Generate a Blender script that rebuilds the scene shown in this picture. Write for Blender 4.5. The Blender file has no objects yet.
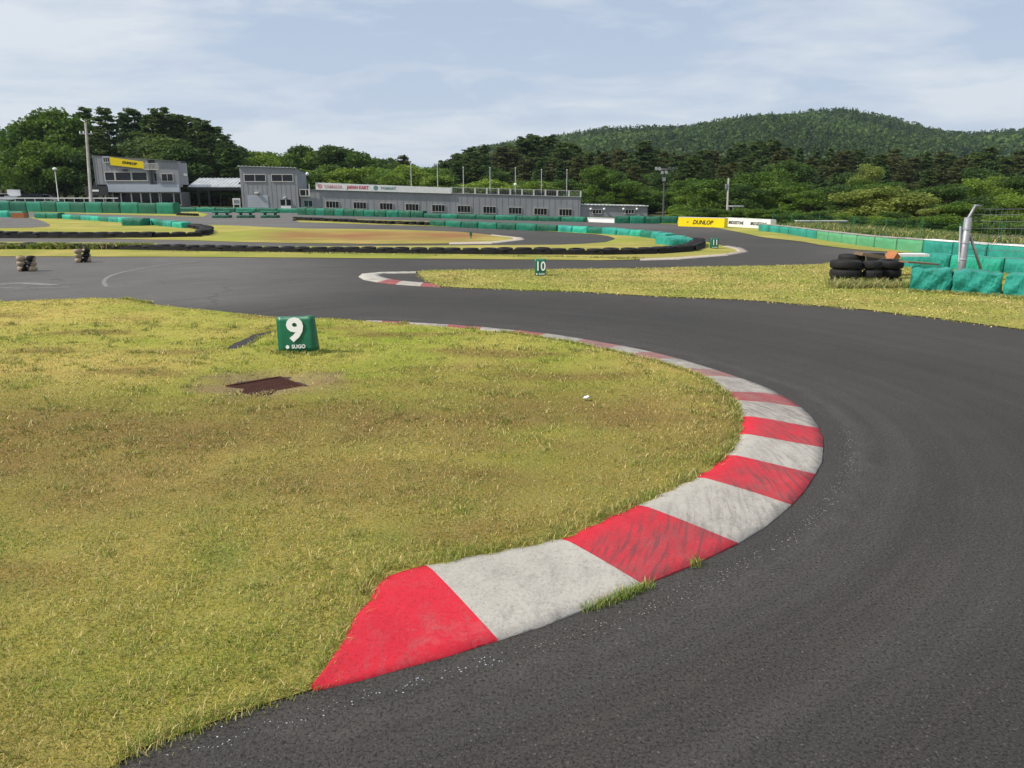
import bpy, bmesh, math, random
import numpy as np
from mathutils import Vector, Matrix, geometry
random.seed(7); rng = np.random.default_rng(7)
S = bpy.context.scene
COL = S.collection
F, CX, CY, HOR, H = 760.0, 512.0, 384.0, 194.0, 1.7
PITCH = math.atan((CY-HOR)/F)
cp, sp = math.cos(PITCH), math.sin(PITCH)
UP = Vector((0,0,1))
def ray(px, py):
    u, v = (px-CX)/F, (CY-py)/F
    return Vector((u, cp+v*sp, -sp+v*cp))
def P(px, py, z=0.0):                     # where a sight line meets the level ground
    d = ray(px, py); t = (z-H)/d.z
    return Vector((d.x*t, d.y*t, z))
def At(px, py, Y):                        # where a sight line meets the upright plane at depth Y
    d = ray(px, py); t = Y/d.y
    return Vector((d.x*t, Y, H+d.z*t))
# ------------------------------------------------------------------ helpers
def link(o, parent=None):
    COL.objects.link(o)
    if parent is not None: o.parent = parent
    return o
def tag(o, label=None, cat=None, group=None, kind=None):
    if label: o['label'] = label
    if cat: o['category'] = cat
    if group: o['group'] = group
    if kind: o['kind'] = kind
    return o
def empty(name, loc=(0,0,0), rz=0.0):
    o = bpy.data.objects.new(name, None); o.empty_display_size = .2
    o.location = loc; o.rotation_euler = (0,0,rz)
    return link(o)
def obj_bm(name, bm, mat, parent=None, smooth=False):
    bm.normal_update()
    me = bpy.data.meshes.new(name); bm.to_mesh(me); bm.free()
    mats = mat if isinstance(mat, (list, tuple)) else [mat]
    for m in mats: me.materials.append(m)
    if smooth:
        for p in me.polygons: p.use_smooth = True
    return link(bpy.data.objects.new(name, me), parent)
def obj_np(name, co, faces, mat, parent=None, nv=3, cols=None, smooth=False):
    co = np.asarray(co, np.float32); faces = np.asarray(faces, np.int32)
    me = bpy.data.meshes.new(name)
    me.vertices.add(len(co)); me.vertices.foreach_set('co', co.ravel())
    n = len(faces); me.loops.add(n*nv); me.loops.foreach_set('vertex_index', faces.ravel())
    me.polygons.add(n); me.polygons.foreach_set('loop_start', np.arange(0, n*nv, nv, dtype=np.int32))
    me.polygons.foreach_set('loop_total', np.full(n, nv, np.int32))
    me.update(calc_edges=True)
    if cols is not None:
        a = me.color_attributes.new('col', 'FLOAT_COLOR', 'POINT')
        c4 = np.ones((len(co),4), np.float32); c4[:,:3] = cols
        a.data.foreach_set('color', c4.ravel())
    me.materials.append(mat)
    if smooth: me.polygons.foreach_set('use_smooth', np.ones(n, bool))
    return link(bpy.data.objects.new(name, me), parent)
def dup(root, loc=None, rz=None, label=None, scale=None, group=None):
    r = root.copy(); COL.objects.link(r)
    if loc is not None: r.location = loc
    if rz is not None: r.rotation_euler = (0,0,rz)
    if scale is not None: r.scale = scale
    if label: r['label'] = label
    if group: r['group'] = group
    for ch in root.children:
        c = ch.copy(); COL.objects.link(c); c.parent = r
        for g in ch.children:
            d = g.copy(); COL.objects.link(d); d.parent = c
    return r
def kill(root):
    for ch in list(root.children):
        for g in list(ch.children): bpy.data.objects.remove(g)
        bpy.data.objects.remove(ch)
    bpy.data.objects.remove(root)
def bx(bm, x0, x1, y0, y1, z0, z1, mi=0, shear=0.0, M=None):
    vs = []
    for x in (x0,x1):
        for y in (y0,y1):
            for z in (z0,z1):
                v = Vector((x,y,z+shear*x))
                vs.append(bm.verts.new(M @ v if M else v))
    for q in ((0,1,3,2),(4,6,7,5),(0,4,5,1),(2,3,7,6),(0,2,6,4),(1,5,7,3)):
        f = bm.faces.new([vs[i] for i in q]); f.material_index = mi
    return vs
def tube(bm, pts, r, n=8, mi=0, r2=None, caps=True):
    pts = [Vector(p) for p in pts]; rings = []
    m = len(pts)
    for i, p in enumerate(pts):
        d = (pts[min(i+1,m-1)]-pts[max(i-1,0)]).normalized()
        a = d.cross(UP if abs(d.z) < .95 else Vector((1,0,0))).normalized(); b = d.cross(a)
        rr = r if r2 is None else r+(r2-r)*i/(m-1)
        rings.append([bm.verts.new(p+(a*math.cos(t)+b*math.sin(t))*rr) for t in [2*math.pi*k/n for k in range(n)]])
    for i in range(m-1):
        for k in range(n):
            f = bm.faces.new([rings[i][k], rings[i][(k+1)%n], rings[i+1][(k+1)%n], rings[i+1][k]]); f.material_index = mi; f.smooth = True
    if caps:
        for rg in (rings[0], rings[-1]):
            f = bm.faces.new(rg); f.material_index = mi
def newbm(): return bmesh.new()
def text_obj(name, body, size, mat, parent, ext=0.004, bold=0.0, loc=(0,0,0), sx=1.0, shear=0.0, rot=(math.pi/2,0,0), spacing=1.0):
    cu = bpy.data.curves.new(name, 'FONT'); cu.body = body; cu.size = size; cu.extrude = ext
    cu.offset = bold; cu.align_x = 'CENTER'; cu.align_y = 'CENTER'; cu.shear = shear; cu.resolution_u = 3
    cu.space_character = spacing
    t = bpy.data.objects.new(name, cu); COL.objects.link(t)
    bpy.context.view_layer.update()
    me = bpy.data.meshes.new_from_object(t.evaluated_get(bpy.context.evaluated_depsgraph_get()))
    bpy.data.objects.remove(t); bpy.data.curves.remove(cu)
    me.materials.clear(); me.materials.append(mat)
    o = link(bpy.data.objects.new(name, me), parent)
    o.location = loc; o.rotation_euler = rot; o.scale = (sx,1,1)
    return o
ORD = ['first','second','third','fourth','fifth','sixth','seventh','eighth','ninth','tenth','eleventh','twelfth','thirteenth','fourteenth','fifteenth','sixteenth','seventeenth','eighteenth','nineteenth','twentieth']
TENS = {2:'twenty',3:'thirty',4:'forty',5:'fifty'}
def ordn(i):
    if i < 20: return ORD[i]
    t, u = divmod(i+1, 10)
    return f'{TENS[t]}-{ORD[u-1]}' if u else TENS[t][:-1]+'ieth'
# ------------------------------------------------------------------ smooth noise for shapes and colours
_ph = rng.uniform(0, 6.28, (24,2)); _an = rng.uniform(0, 6.28, 24)
def sn(x, y, f=1.0, k=0):
    x = np.asarray(x, float); y = np.asarray(y, float); s = 0
    for i in range(6):
        j = (i+k*5)%24; w = f*(1+.37*i)
        s = s+np.sin(w*(x*math.cos(_an[j])+y*math.sin(_an[j]))+_ph[j,0])*np.cos(.7*w*(y*math.cos(_an[j])-x*math.sin(_an[j]))+_ph[j,1])/(1+.25*i)
    return s/2.2
def sstep(a, b, x):
    t = np.clip((x-a)/(b-a), 0, 1); return t*t*(3-2*t)
# ------------------------------------------------------------------ materials
class N:
    def __init__(s, name):
        s.m = bpy.data.materials.new(name); s.m.use_nodes = True
        s.t = s.m.node_tree; s.b = s.t.nodes['Principled BSDF']; s.out = s.t.nodes['Material Output']
    def n(s, typ, **kw):
        nd = s.t.nodes.new(typ)
        for k, v in kw.items():
            if k.startswith('i_'): nd.inputs[k[2:].replace('_',' ')].default_value = v
            else: setattr(nd, k, v)
        return nd
    def l(s, a, b): s.t.links.new(a, b)
    def pos(s):
        return s.n('ShaderNodeNewGeometry').outputs['Position']
    def ocoord(s): return s.n('ShaderNodeTexCoord').outputs['Object']
    def noise(s, vec, scale, detail=4, rough=.6, stretch=None, rot=0):
        if stretch is not None:
            mp = s.n('ShaderNodeMapping'); mp.inputs['Scale'].default_value = stretch; mp.inputs['Rotation'].default_value = (0,0,rot)
            s.l(vec, mp.inputs['Vector']); vec = mp.outputs['Vector']
        nz = s.n('ShaderNodeTexNoise'); nz.inputs['Scale'].default_value = scale; nz.inputs['Detail'].default_value = detail; nz.inputs['Roughness'].default_value = rough
        s.l(vec, nz.inputs['Vector']); return nz.outputs['Fac']
    def ramp(s, fac, stops):
        r = s.n('ShaderNodeValToRGB'); el = r.color_ramp.elements
        while len(el) < len(stops): el.new(.5)
        for e, (p, c) in zip(el, stops): e.position = p; e.color = (*c, 1) if len(c) == 3 else c
        s.l(fac, r.inputs['Fac']); return r.outputs['Color']
    def mix(s, fac, a, b, mode='MIX'):
        m = s.n('ShaderNodeMix', data_type='RGBA', blend_type=mode)
        for sock, v in ((m.inputs['Factor'], fac), (m.inputs['A'], a), (m.inputs['B'], b)):
            if hasattr(v, 'links'): s.l(v, sock)
            elif isinstance(v, (int, float)): sock.default_value = v
            else: sock.default_value = (*v, 1)
        return m.outputs['Result']
    def math(s, op, a, b=0.0, clamp=False):
        m = s.n('ShaderNodeMath', operation=op, use_clamp=clamp)
        for sock, v in ((m.inputs[0], a), (m.inputs[1], b)):
            if hasattr(v, 'links'): s.l(v, sock)
            else: sock.default_value = v
        return m.outputs[0]
    def attr(s, name):
        a = s.n('ShaderNodeAttribute'); a.attribute_name = name; return a
    def bump(s, h, strength=.4, dist=.01):
        b = s.n('ShaderNodeBump'); b.inputs['Strength'].default_value = strength; b.inputs['Distance'].default_value = dist
        s.l(h, b.inputs['Height']); s.l(b.outputs['Normal'], s.b.inputs['Normal'])
    def fin(s, col=None, rough=.7, spec=.3, metal=0.0):
        if col is not None:
            if hasattr(col, 'links'): s.l(col, s.b.inputs['Base Color'])
            else: s.b.inputs['Base Color'].default_value = (*col, 1)
        if hasattr(rough, 'links'): s.l(rough, s.b.inputs['Roughness'])
        else: s.b.inputs['Roughness'].default_value = rough
        s.b.inputs['Specular IOR Level'].default_value = spec; s.b.inputs['Metallic'].default_value = metal
        return s.m
def worn(name, col, rough=.6, spec=.3, metal=0., var=.3, scale=3.0, dirt=(.08,.075,.06), dirtamt=.35, bump=.0, world=False):
    n = N(name); v = n.pos() if world else n.ocoord()
    a = n.noise(v, scale, 6, .65); b = n.noise(v, scale*7, 4, .6)
    lo = tuple(c*(1-var) for c in col); hi = tuple(min(1, c*(1+var*.5)) for c in col)
    c = n.ramp(a, [(.3, lo), (.7, hi)])
    f = n.math('MULTIPLY', n.ramp(b, [(.45,(0,0,0)),(.70,(1,1,1))]), dirtamt)
    c = n.mix(f, c, dirt)
    if bump: n.bump(b, bump, .02)
    return n.fin(c, rough, spec, metal)

def m_asphalt():
    n = N('asphalt'); p = n.pos()
    old = n.attr('old').outputs['Fac']
    base = n.mix(old, (.050,.0455,.0405), (.145,.139,.130))
    big = n.noise(p, .35, 4, .6); mid = n.noise(p, 2.2, 5, .65)
    c = n.mix(n.ramp(big, [(.35,(0,0,0)),(.7,(1,1,1))]), base, n.mix(1.0, base, (1.35,1.33,1.3), 'MULTIPLY'))
    c = n.mix(n.math('MULTIPLY', n.ramp(mid, [(.4,(0,0,0)),(.75,(1,1,1))]), .35), c, n.mix(1.0, c, (.6,.6,.6), 'MULTIPLY'))
    # rubbered streaks run along the driving line
    lane = n.attr('lane')
    sep = n.n('ShaderNodeSeparateXYZ'); n.l(lane.outputs['Vector'], sep.inputs[0])
    cmb = n.n('ShaderNodeCombineXYZ'); n.l(sep.outputs[0], cmb.inputs[0]); n.l(n.math('MULTIPLY', sep.outputs[1], .03), cmb.inputs[1])
    st = n.noise(cmb.outputs[0], 9.0, 5, .7)
    c = n.mix(n.math('MULTIPLY', n.ramp(st, [(.42,(0,0,0)),(.62,(1,1,1))]), .36), c, (.026,.026,.027))
    st2 = n.noise(cmb.outputs[0], 3.1, 4, .6)
    c = n.mix(n.math('MULTIPLY', n.ramp(st2, [(.5,(0,0,0)),(.72,(1,1,1))]), .22), c, (.10,.098,.096))
    off = sep.outputs[0]; fade = n.math('LESS_THAN', off, 9.0)
    wob = n.math('ADD', off, n.math('MULTIPLY', n.noise(p, 1.3, 4, .6), .35))
    dust = n.ramp(n.math('MULTIPLY', wob, .25), [(.075,(0,0,0)),(.10,(1,1,1)),(.115,(1,1,1)),(.14,(0,0,0))])
    c = n.mix(n.math('MULTIPLY', n.math('MULTIPLY', dust, n.ramp(n.noise(p, 5, 6, .75), [(.35,(0,0,0)),(.65,(1,1,1))])), .25), c, (.15,.14,.13))
    rubb = n.ramp(n.math('MULTIPLY', wob, .2), [(.20,(0,0,0)),(.32,(1,1,1)),(.5,(1,1,1)),(.75,(0,0,0))])
    c = n.mix(n.math('MULTIPLY', rubb, .35), c, n.mix(1.0, c, (.5,.5,.52), 'MULTIPLY'))
    # aggregate
    g = n.noise(p, 72, 4, .85)
    c = n.mix(n.ramp(g, [(.40,(1,1,1)),(.5,(0,0,0))]), c, n.mix(1.0, c, (.25,.24,.24), 'MULTIPLY'))
    g2 = n.noise(p, 110, 2, .7)
    c = n.mix(n.math('MULTIPLY', n.ramp(g2, [(.55,(0,0,0)),(.68,(1,1,1))]), .42), c, (.16,.148,.13))
    vo = n.n('ShaderNodeTexVoronoi'); vo.inputs['Scale'].default_value = 26; n.l(p, vo.inputs['Vector'])
    c = n.mix(n.math('MULTIPLY', n.ramp(vo.outputs['Distance'], [(.07,(1,1,1)),(.13,(0,0,0))]), .3), c, (.3,.27,.23))
    # fine cracks
    vc = n.n('ShaderNodeTexVoronoi', feature='DISTANCE_TO_EDGE'); vc.inputs['Scale'].default_value = .16
    wn = n.n('ShaderNodeTexNoise'); wn.inputs['Scale'].default_value = 1.1; n.l(p, wn.inputs['Vector'])
    wp = n.n('ShaderNodeVectorMath', operation='ADD'); n.l(p, wp.inputs[0]); n.l(wn.outputs['Color'], wp.inputs[1]); n.l(wp.outputs[0], vc.inputs['Vector'])
    ck = n.math('MULTIPLY', n.ramp(vc.outputs['Distance'], [(.0006,(1,1,1)),(.0022,(0,0,0))]), n.math('MULTIPLY', old, .6))
    c = n.mix(ck, c, (.02,.02,.02))
    n.bump(g, 1.0, .008)
    return n.fin(c, .8, .28)
def m_grass_ground():
    n = N('mown_grass'); p = n.pos()
    col = n.attr('col').outputs['Color']
    a = n.noise(p, 9, 6, .75); b = n.noise(p, 60, 4, .75); w = n.noise(p, 1.1, 5, .6)
    c = n.mix(n.ramp(a, [(.35,(0,0,0)),(.7,(1,1,1))]), col, n.mix(1.0, col, (1.12,1.02,.8), 'MULTIPLY'))
    c = n.mix(n.math('MULTIPLY', n.ramp(b, [(.35,(1,1,1)),(.55,(0,0,0))]), .75), c, n.mix(1.0, c, (.42,.46,.4), 'MULTIPLY'))
    c = n.mix(n.math('MULTIPLY', n.ramp(w, [(.5,(0,0,0)),(.75,(1,1,1))]), .35), c, n.mix(1.0, c, (.72,.9,.6), 'MULTIPLY'))
    n.bump(b, .8, .03)
    return n.fin(c, .95, .1)
def m_leaf(name, lo, hi, tr=.36):
    lo = tuple(v*1.15 for v in lo); hi = tuple(v*1.15 for v in hi)
    n = N(name)
    a = n.attr('col').outputs['Fac']
    oi = n.n('ShaderNodeObjectInfo').outputs['Random']
    c = n.mix(a, lo, hi)
    c = n.mix(n.math('MULTIPLY', oi, .45), c, n.mix(1.0, c, (1.25,1.12,.75), 'MULTIPLY'))
    n.fin(c, .65, .25)
    td = n.n('ShaderNodeBsdfTranslucent'); n.l(c, td.inputs['Color'])
    mx = n.n('ShaderNodeMixShader'); mx.inputs[0].default_value = tr
    n.l(n.b.outputs[0], mx.inputs[1]); n.l(td.outputs[0], mx.inputs[2]); n.l(mx.outputs[0], n.out.inputs['Surface'])
    return n.m
def m_blade(name='grass_blades', tr=.3):
    n = N(name); c = n.attr('col').outputs['Color']
    n.fin(c, .6, .25)
    td = n.n('ShaderNodeBsdfTranslucent'); n.l(c, td.inputs['Color'])
    mx = n.n('ShaderNodeMixShader'); mx.inputs[0].default_value = tr
    n.l(n.b.outputs[0], mx.inputs[1]); n.l(td.outputs[0], mx.inputs[2]); n.l(mx.outputs[0], n.out.inputs['Surface'])
    return n.m
def m_kerb(name, col, fade):
    n = N(name); p = n.pos()
    a = n.noise(p, 5, 8, .75); b = n.noise(p, 45, 5, .75); w = n.attr('wear').outputs['Fac']
    c = n.ramp(n.noise(p, 1.7, 4, .6), [(.3, tuple(x*.86 for x in col)), (.7, col)])
    # paint worn through to concrete, mortar grain
    f = n.math('MULTIPLY', n.ramp(n.math('ADD', n.math('MULTIPLY', a, .6), n.math('MULTIPLY', b, .4)), [(.50,(0,0,0)),(.62,(1,1,1))]), n.math('ADD', n.math('MULTIPLY', w, .38), fade))
    c = n.mix(f, c, (.30,.285,.255))
    sc = n.noise(p, 14, 6, .8, stretch=(1,.35,1), rot=.6)
    c = n.mix(n.math('MULTIPLY', n.ramp(sc, [(.5,(0,0,0)),(.68,(1,1,1))]), n.math('MULTIPLY', w, .75)), c, (.16,.14,.14))
    sp_ = n.math('MULTIPLY', n.ramp(n.noise(p, 62, 5, .85), [(.36,(1,1,1)),(.47,(0,0,0))]), .75)
    c = n.mix(sp_, c, n.mix(1.0, c, (.55,.5,.48), 'MULTIPLY'))
    # tyre scrub marks
    rub = n.attr('rub'); sep = n.n('ShaderNodeSeparateXYZ'); n.l(rub.outputs['Vector'], sep.inputs[0])
    cmb = n.n('ShaderNodeCombineXYZ'); n.l(n.math('MULTIPLY', sep.outputs[0], .5), cmb.inputs[0]); n.l(n.math('MULTIPLY', n.math('ADD', sep.outputs[1], n.math('MULTIPLY', sep.outputs[0], -.6)), 4.0), cmb.inputs[1])
    rs = n.noise(cmb.outputs[0], 8, 5, .65)
    film = n.math('MULTIPLY', sep.outputs[2], n.ramp(n.noise(p, 3.5, 6, .7), [(.3,(.08,.08,.08)),(.7,(.55,.55,.55))]))
    c = n.mix(film, c, (.10,.075,.072))
    c = n.mix(n.math('MULTIPLY', n.ramp(rs, [(.49,(0,0,0)),(.60,(1,1,1))]), n.math('MULTIPLY', sep.outputs[2], .6)), c, (.07,.05,.055))
    n.bump(n.noise(p, 62, 5, .85), .8, .006)
    return n.fin(c, .8, .2)
def plain(name, col, rough=.6, spec=.3, metal=0.): return N(name).fin(col, rough, spec, metal)
def m_tarp(name, col, hi):
    n = N(name); v = n.pos()
    a = n.noise(v, 1.2, 5, .6); w = n.noise(v, 9, 5, .7, stretch=(1,1,.4)); d = n.noise(v, 4, 8, .75)
    c = n.ramp(a, [(.3, col), (.72, hi)])
    c = n.mix(n.math('MULTIPLY', n.ramp(d, [(.55,(0,0,0)),(.75,(1,1,1))]), .35), c, (.09,.11,.07))
    n.bump(w, 1.0, .08)
    return n.fin(c, .5, .35)
M = {}
M['asphalt'] = m_asphalt(); M['grass'] = m_grass_ground(); M['blade'] = m_blade()
M['kred'] = m_kerb('red_kerb_paint', (.60,.022,.042), .02); M['kwhite'] = m_kerb('white_kerb_paint', (.47,.445,.395), .5)
M['kredold'] = m_kerb('faded_red_kerb_paint', (.42,.085,.088), .5)
M['kpale'] = m_kerb('nearly_bare_red_kerb_paint', (.40,.19,.17), .6)
M['ktan'] = m_kerb('bare_kerb_concrete', (.50,.43,.36), .5)
M['lineold'] = worn('faded_line_paint', (.22,.215,.20), .8, .2, dirt=(.08,.08,.08), dirtamt=.8, scale=5, world=True)
M['rubber'] = worn('tyre_rubber', (.010,.010,.011), .75, .3, dirt=(.07,.06,.05), dirtamt=.22, scale=6, world=True)
M['tyrepaint'] = worn('tan_tyre_paint', (.36,.29,.19), .75, .2, scale=9, dirt=(.06,.05,.045), dirtamt=.7)
M['tarp'] = m_tarp('green_tarp', (.002,.115,.066), (.005,.19,.115))
M['tarpdark'] = m_tarp('dark_green_tarp', (.002,.072,.038), (.004,.12,.065))
M['tarplite'] = m_tarp('faded_green_tarp', (.010,.28,.18), (.03,.45,.31))
M['teal'] = m_tarp('teal_tarp', (.008,.19,.145), (.028,.37,.285))
M['mint'] = m_tarp('mint_barrier_plastic', (.07,.30,.14), (.14,.42,.21))
M['signgreen'] = worn('green_sign_cloth', (.003,.14,.065), .42, .5, dirtamt=.1, bump=.1)
M['white'] = worn('white_paint', (.80,.80,.78), .55, dirtamt=.2, var=.12)
M['lightbluegrey'] = worn('pale_blue_panel', (.42,.46,.52), .6, dirtamt=.1, var=.1, scale=.6)
M['clad'] = worn('grey_cladding', (.29,.295,.31), .6, dirtamt=.1, var=.14, scale=.5)
M['clad2'] = worn('dark_grey_cladding', (.15,.155,.165), .6, dirtamt=.1, var=.14, scale=.5)
M['glass'] = N('window_glass').fin((.012,.014,.017), .12, .35)
M['glassgreen'] = N('teal_window_glass').fin((.01,.05,.055), .1, .6)
M['frame'] = worn('window_frame_paint', (.62,.60,.54), .5, dirtamt=.15, var=.1)
M['galv'] = worn('galvanised_steel', (.30,.315,.34), .5, .4, .4, dirt=(.2,.15,.1), dirtamt=.4, scale=4)
M['rust'] = worn('rusty_steel', (.060,.020,.012), .85, .2, scale=10, dirt=(.02,.01,.008), dirtamt=.6, world=True)
M['concrete'] = worn('weathered_concrete', (.34,.32,.29), .85, .2, scale=2, dirtamt=.4)
M['corr'] = worn('corrugated_roof_sheet', (.50,.52,.53), .45, .4, .2, dirtamt=.25, scale=1)
M['yellow'] = worn('yellow_banner', (.80,.60,.004), .5, dirtamt=.05, var=.05)
M['black'] = plain('black_lettering', (.012,.012,.012))
M['redtxt'] = plain('red_lettering', (.55,.02,.06)); M['pinktxt'] = plain('pale_red_lettering', (.62,.30,.32)); M['greytxt'] = plain('grey_green_lettering', (.16,.26,.24))
M['whitetxt'] = plain('white_lettering', (.82,.82,.80))
M['darkmetal'] = plain('dark_metal', (.03,.03,.032), .5, .4)
M['bark'] = worn('bark', (.085,.06,.045), .9, .1, scale=5, dirtamt=.4)
M['soil'] = worn('bare_soil', (.22,.155,.10), .95, .1, scale=9, dirt=(.09,.06,.04), dirtamt=.5, world=True)
M['pine'] = m_leaf('pine_needles', (.022,.046,.014), (.120,.175,.042))
M['cedar'] = m_leaf('cedar_needles', (.020,.046,.016), (.090,.155,.040))
M['leaf'] = m_leaf('broad_leaves', (.028,.070,.010), (.130,.215,.028), .35)
M['leafbright'] = m_leaf('bright_broad_leaves', (.070,.130,.014), (.22,.31,.045), .4)
M['leafpale'] = m_leaf('pale_broad_leaves', (.095,.135,.028), (.25,.30,.075), .4)
M['leafdark'] = m_leaf('dark_broad_leaves', (.020,.050,.012), (.095,.165,.030))
M['pinered'] = m_leaf('brownish_pine_needles', (.030,.042,.014), (.140,.155,.048))
M['orange'] = worn('orange_plastic', (.42,.15,.05), .6, scale=5, dirtamt=.4)
M['carwhite'] = plain('white_car_paint', (.7,.7,.7), .3, .5); M['cardark'] = plain('dark_car_paint', (.03,.03,.04), .3, .5)
M['carred'] = plain('red_car_paint', (.4,.02,.02), .3, .5)
# ------------------------------------------------------------------ land
BPX = [0,180,290,430,590,680,780,860,1024]; BPY = [P(0,208.5).y, P(180,211).y, P(300,213.5).y, P(426,216.5).y, P(590,221).y, P(680,222).y, P(780,229).y, P(866,241).y, P(1024,256).y]
def Tz(x, y):
    """height of the land beyond the circuit"""
    x = np.asarray(x, float); y = np.asarray(y, float)
    px = 512+F*x/np.maximum(y, 1)/cp
    yb = np.interp(px, BPX, BPY)
    z = -.03+0*x
    far = sstep(88, 112, y)
    z = z+far*np.where(px < 200, .25, 0)*sstep(0, 60, 200-px)
    z = z+sstep(110, 160, y)*5.5*sstep(190, 60, px)
    z = z-1.1*sstep(3, 14, y-yb)*sstep(230, 420, px)*sstep(300, 200, y)
    return z
RX = [-400,-200,0,20,60,150,300,400,430,450,480,530,560,600,640,680,720,760,800,840,880,920,960,1000,1060,1300]
RY = [120,123,128,140,165,176,178,176,170,160,146,138,132,127.5,126,127.5,122,115.5,111.5,112,119,127,131,130,134,140]
RZ = [At(a,b,850).z for a, b in zip(RX,RY)]
def hill_z(x, y):
    px = 512+F*x/np.maximum(y,1)/cp
    zr = np.interp(px, RX, RZ); zr = zr-np.interp(zr, [20,90], [4,13])                # ground of the ridge, its trees stand on top
    t = sstep(330, 850, y)
    back = 1-.4*sstep(850, 1300, y)
    un = sn(x, y, .011, 1)*7*sstep(340,500,y)*(1-sstep(760,850,y))+sn(x, y, .03, 2)*2.5*sstep(340,500,y)*(1-sstep(780,850,y))
    return np.maximum(zr, 1)*(.55*t+.45*t**.6)*back+un-1.5
def cdt_sheet(name, outline, zfun, mat, spacing, colfun=None, attrs=None, kind='structure', jitter=0.0, label=None, dense=None):
    """a sheet of ground inside a closed outline of world points"""
    pts = [Vector((p[0], p[1])) for p in outline]
    # refine the outline
    o2 = []
    for i, a in enumerate(pts):
        b = pts[(i+1)%len(pts)]; L = (b-a).length; k = max(1, int(L/spacing))
        for j in range(k):
            q = a.lerp(b, j/k)
            if jitter and 0 < j: q = q+Vector((random.uniform(-jitter,jitter), random.uniform(-jitter,jitter)))
            o2.append(q)
    xs = [p.x for p in o2]; ys = [p.y for p in o2]
    gx = np.arange(min(xs), max(xs), spacing); gy = np.arange(min(ys), max(ys), spacing)
    X, Y = np.meshgrid(gx, gy); X = X.ravel()+rng.uniform(-.2,.2,X.size)*spacing; Y = Y.ravel()+rng.uniform(-.2,.2,Y.size)*spacing
    ins = inside(X, Y, o2)
    vs = o2+[Vector((a,b)) for a, b in zip(X[ins], Y[ins])]
    n = len(o2)
    res = geometry.delaunay_2d_cdt(vs, [], [list(range(n))], 1, 1e-5)
    co = np.array([(v.x, v.y) for v in res[0]]); tri = np.array([f for f in res[2] if len(f) == 3], np.int32)
    a, b, c = co[tri[:,0]], co[tri[:,1]], co[tri[:,2]]
    ar = (b[:,0]-a[:,0])*(c[:,1]-a[:,1])-(b[:,1]-a[:,1])*(c[:,0]-a[:,0])
    tri[ar < 0] = tri[ar < 0][:,::-1]
    z = zfun(co[:,0], co[:,1])
    cols = colfun(co[:,0], co[:,1]) if colfun else None
    o = obj_np(name, np.column_stack([co, z]), tri, mat, cols=cols, smooth=True)
    if attrs:
        for an, fn in attrs.items():
            v = fn(co[:,0], co[:,1])
            if v.ndim == 1:
                at = o.data.attributes.new(an, 'FLOAT', 'POINT'); at.data.foreach_set('value', v.astype(np.float32))
            else:
                at = o.data.attributes.new(an, 'FLOAT_VECTOR', 'POINT'); at.data.foreach_set('vector', v.astype(np.float32).ravel())
    tag(o, label=label, kind=kind)
    return o
def inside(X, Y, poly):
    r = np.zeros(len(X), bool); n = len(poly)
    px = np.array([p[0] for p in poly]); py = np.array([p[1] for p in poly])
    for i in range(n):
        x0,y0,x1,y1 = px[i],py[i],px[(i+1)%n],py[(i+1)%n]
        if y0 == y1: continue
        c = ((y0 > Y) != (y1 > Y)) & (X < (x1-x0)*(Y-y0)/(y1-y0)+x0)
        r ^= c
    return r
def dist_poly(X, Y, poly, closed=True):
    d = np.full(len(X), 1e9); n = len(poly)
    for i in range(n if closed else n-1):
        a = poly[i]; b = poly[(i+1)%n]; dx, dy = b[0]-a[0], b[1]-a[1]; L = dx*dx+dy*dy+1e-12
        t = np.clip(((X-a[0])*dx+(Y-a[1])*dy)/L, 0, 1)
        d = np.minimum(d, np.hypot(X-a[0]-t*dx, Y-a[1]-t*dy))
    return d
def smooth_line(pts, n=6):
    """Catmull-Rom through the points"""
    out = []; m = len(pts)
    for i in range(m-1):
        p0, p1, p2, p3 = pts[max(i-1,0)], pts[i], pts[i+1], pts[min(i+2,m-1)]
        for k in range(n):
            t = k/n
            out.append(tuple(.5*((2*p1[j])+(-p0[j]+p2[j])*t+(2*p0[j]-5*p1[j]+4*p2[j]-p3[j])*t*t+(-p0[j]+3*p1[j]-3*p2[j]+p3[j])*t**3) for j in range(2)))
    out.append(tuple(pts[-1][:2])); return out
def W(pxs): return [tuple(P(a,b)[:2]) for a, b in pxs]
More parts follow.
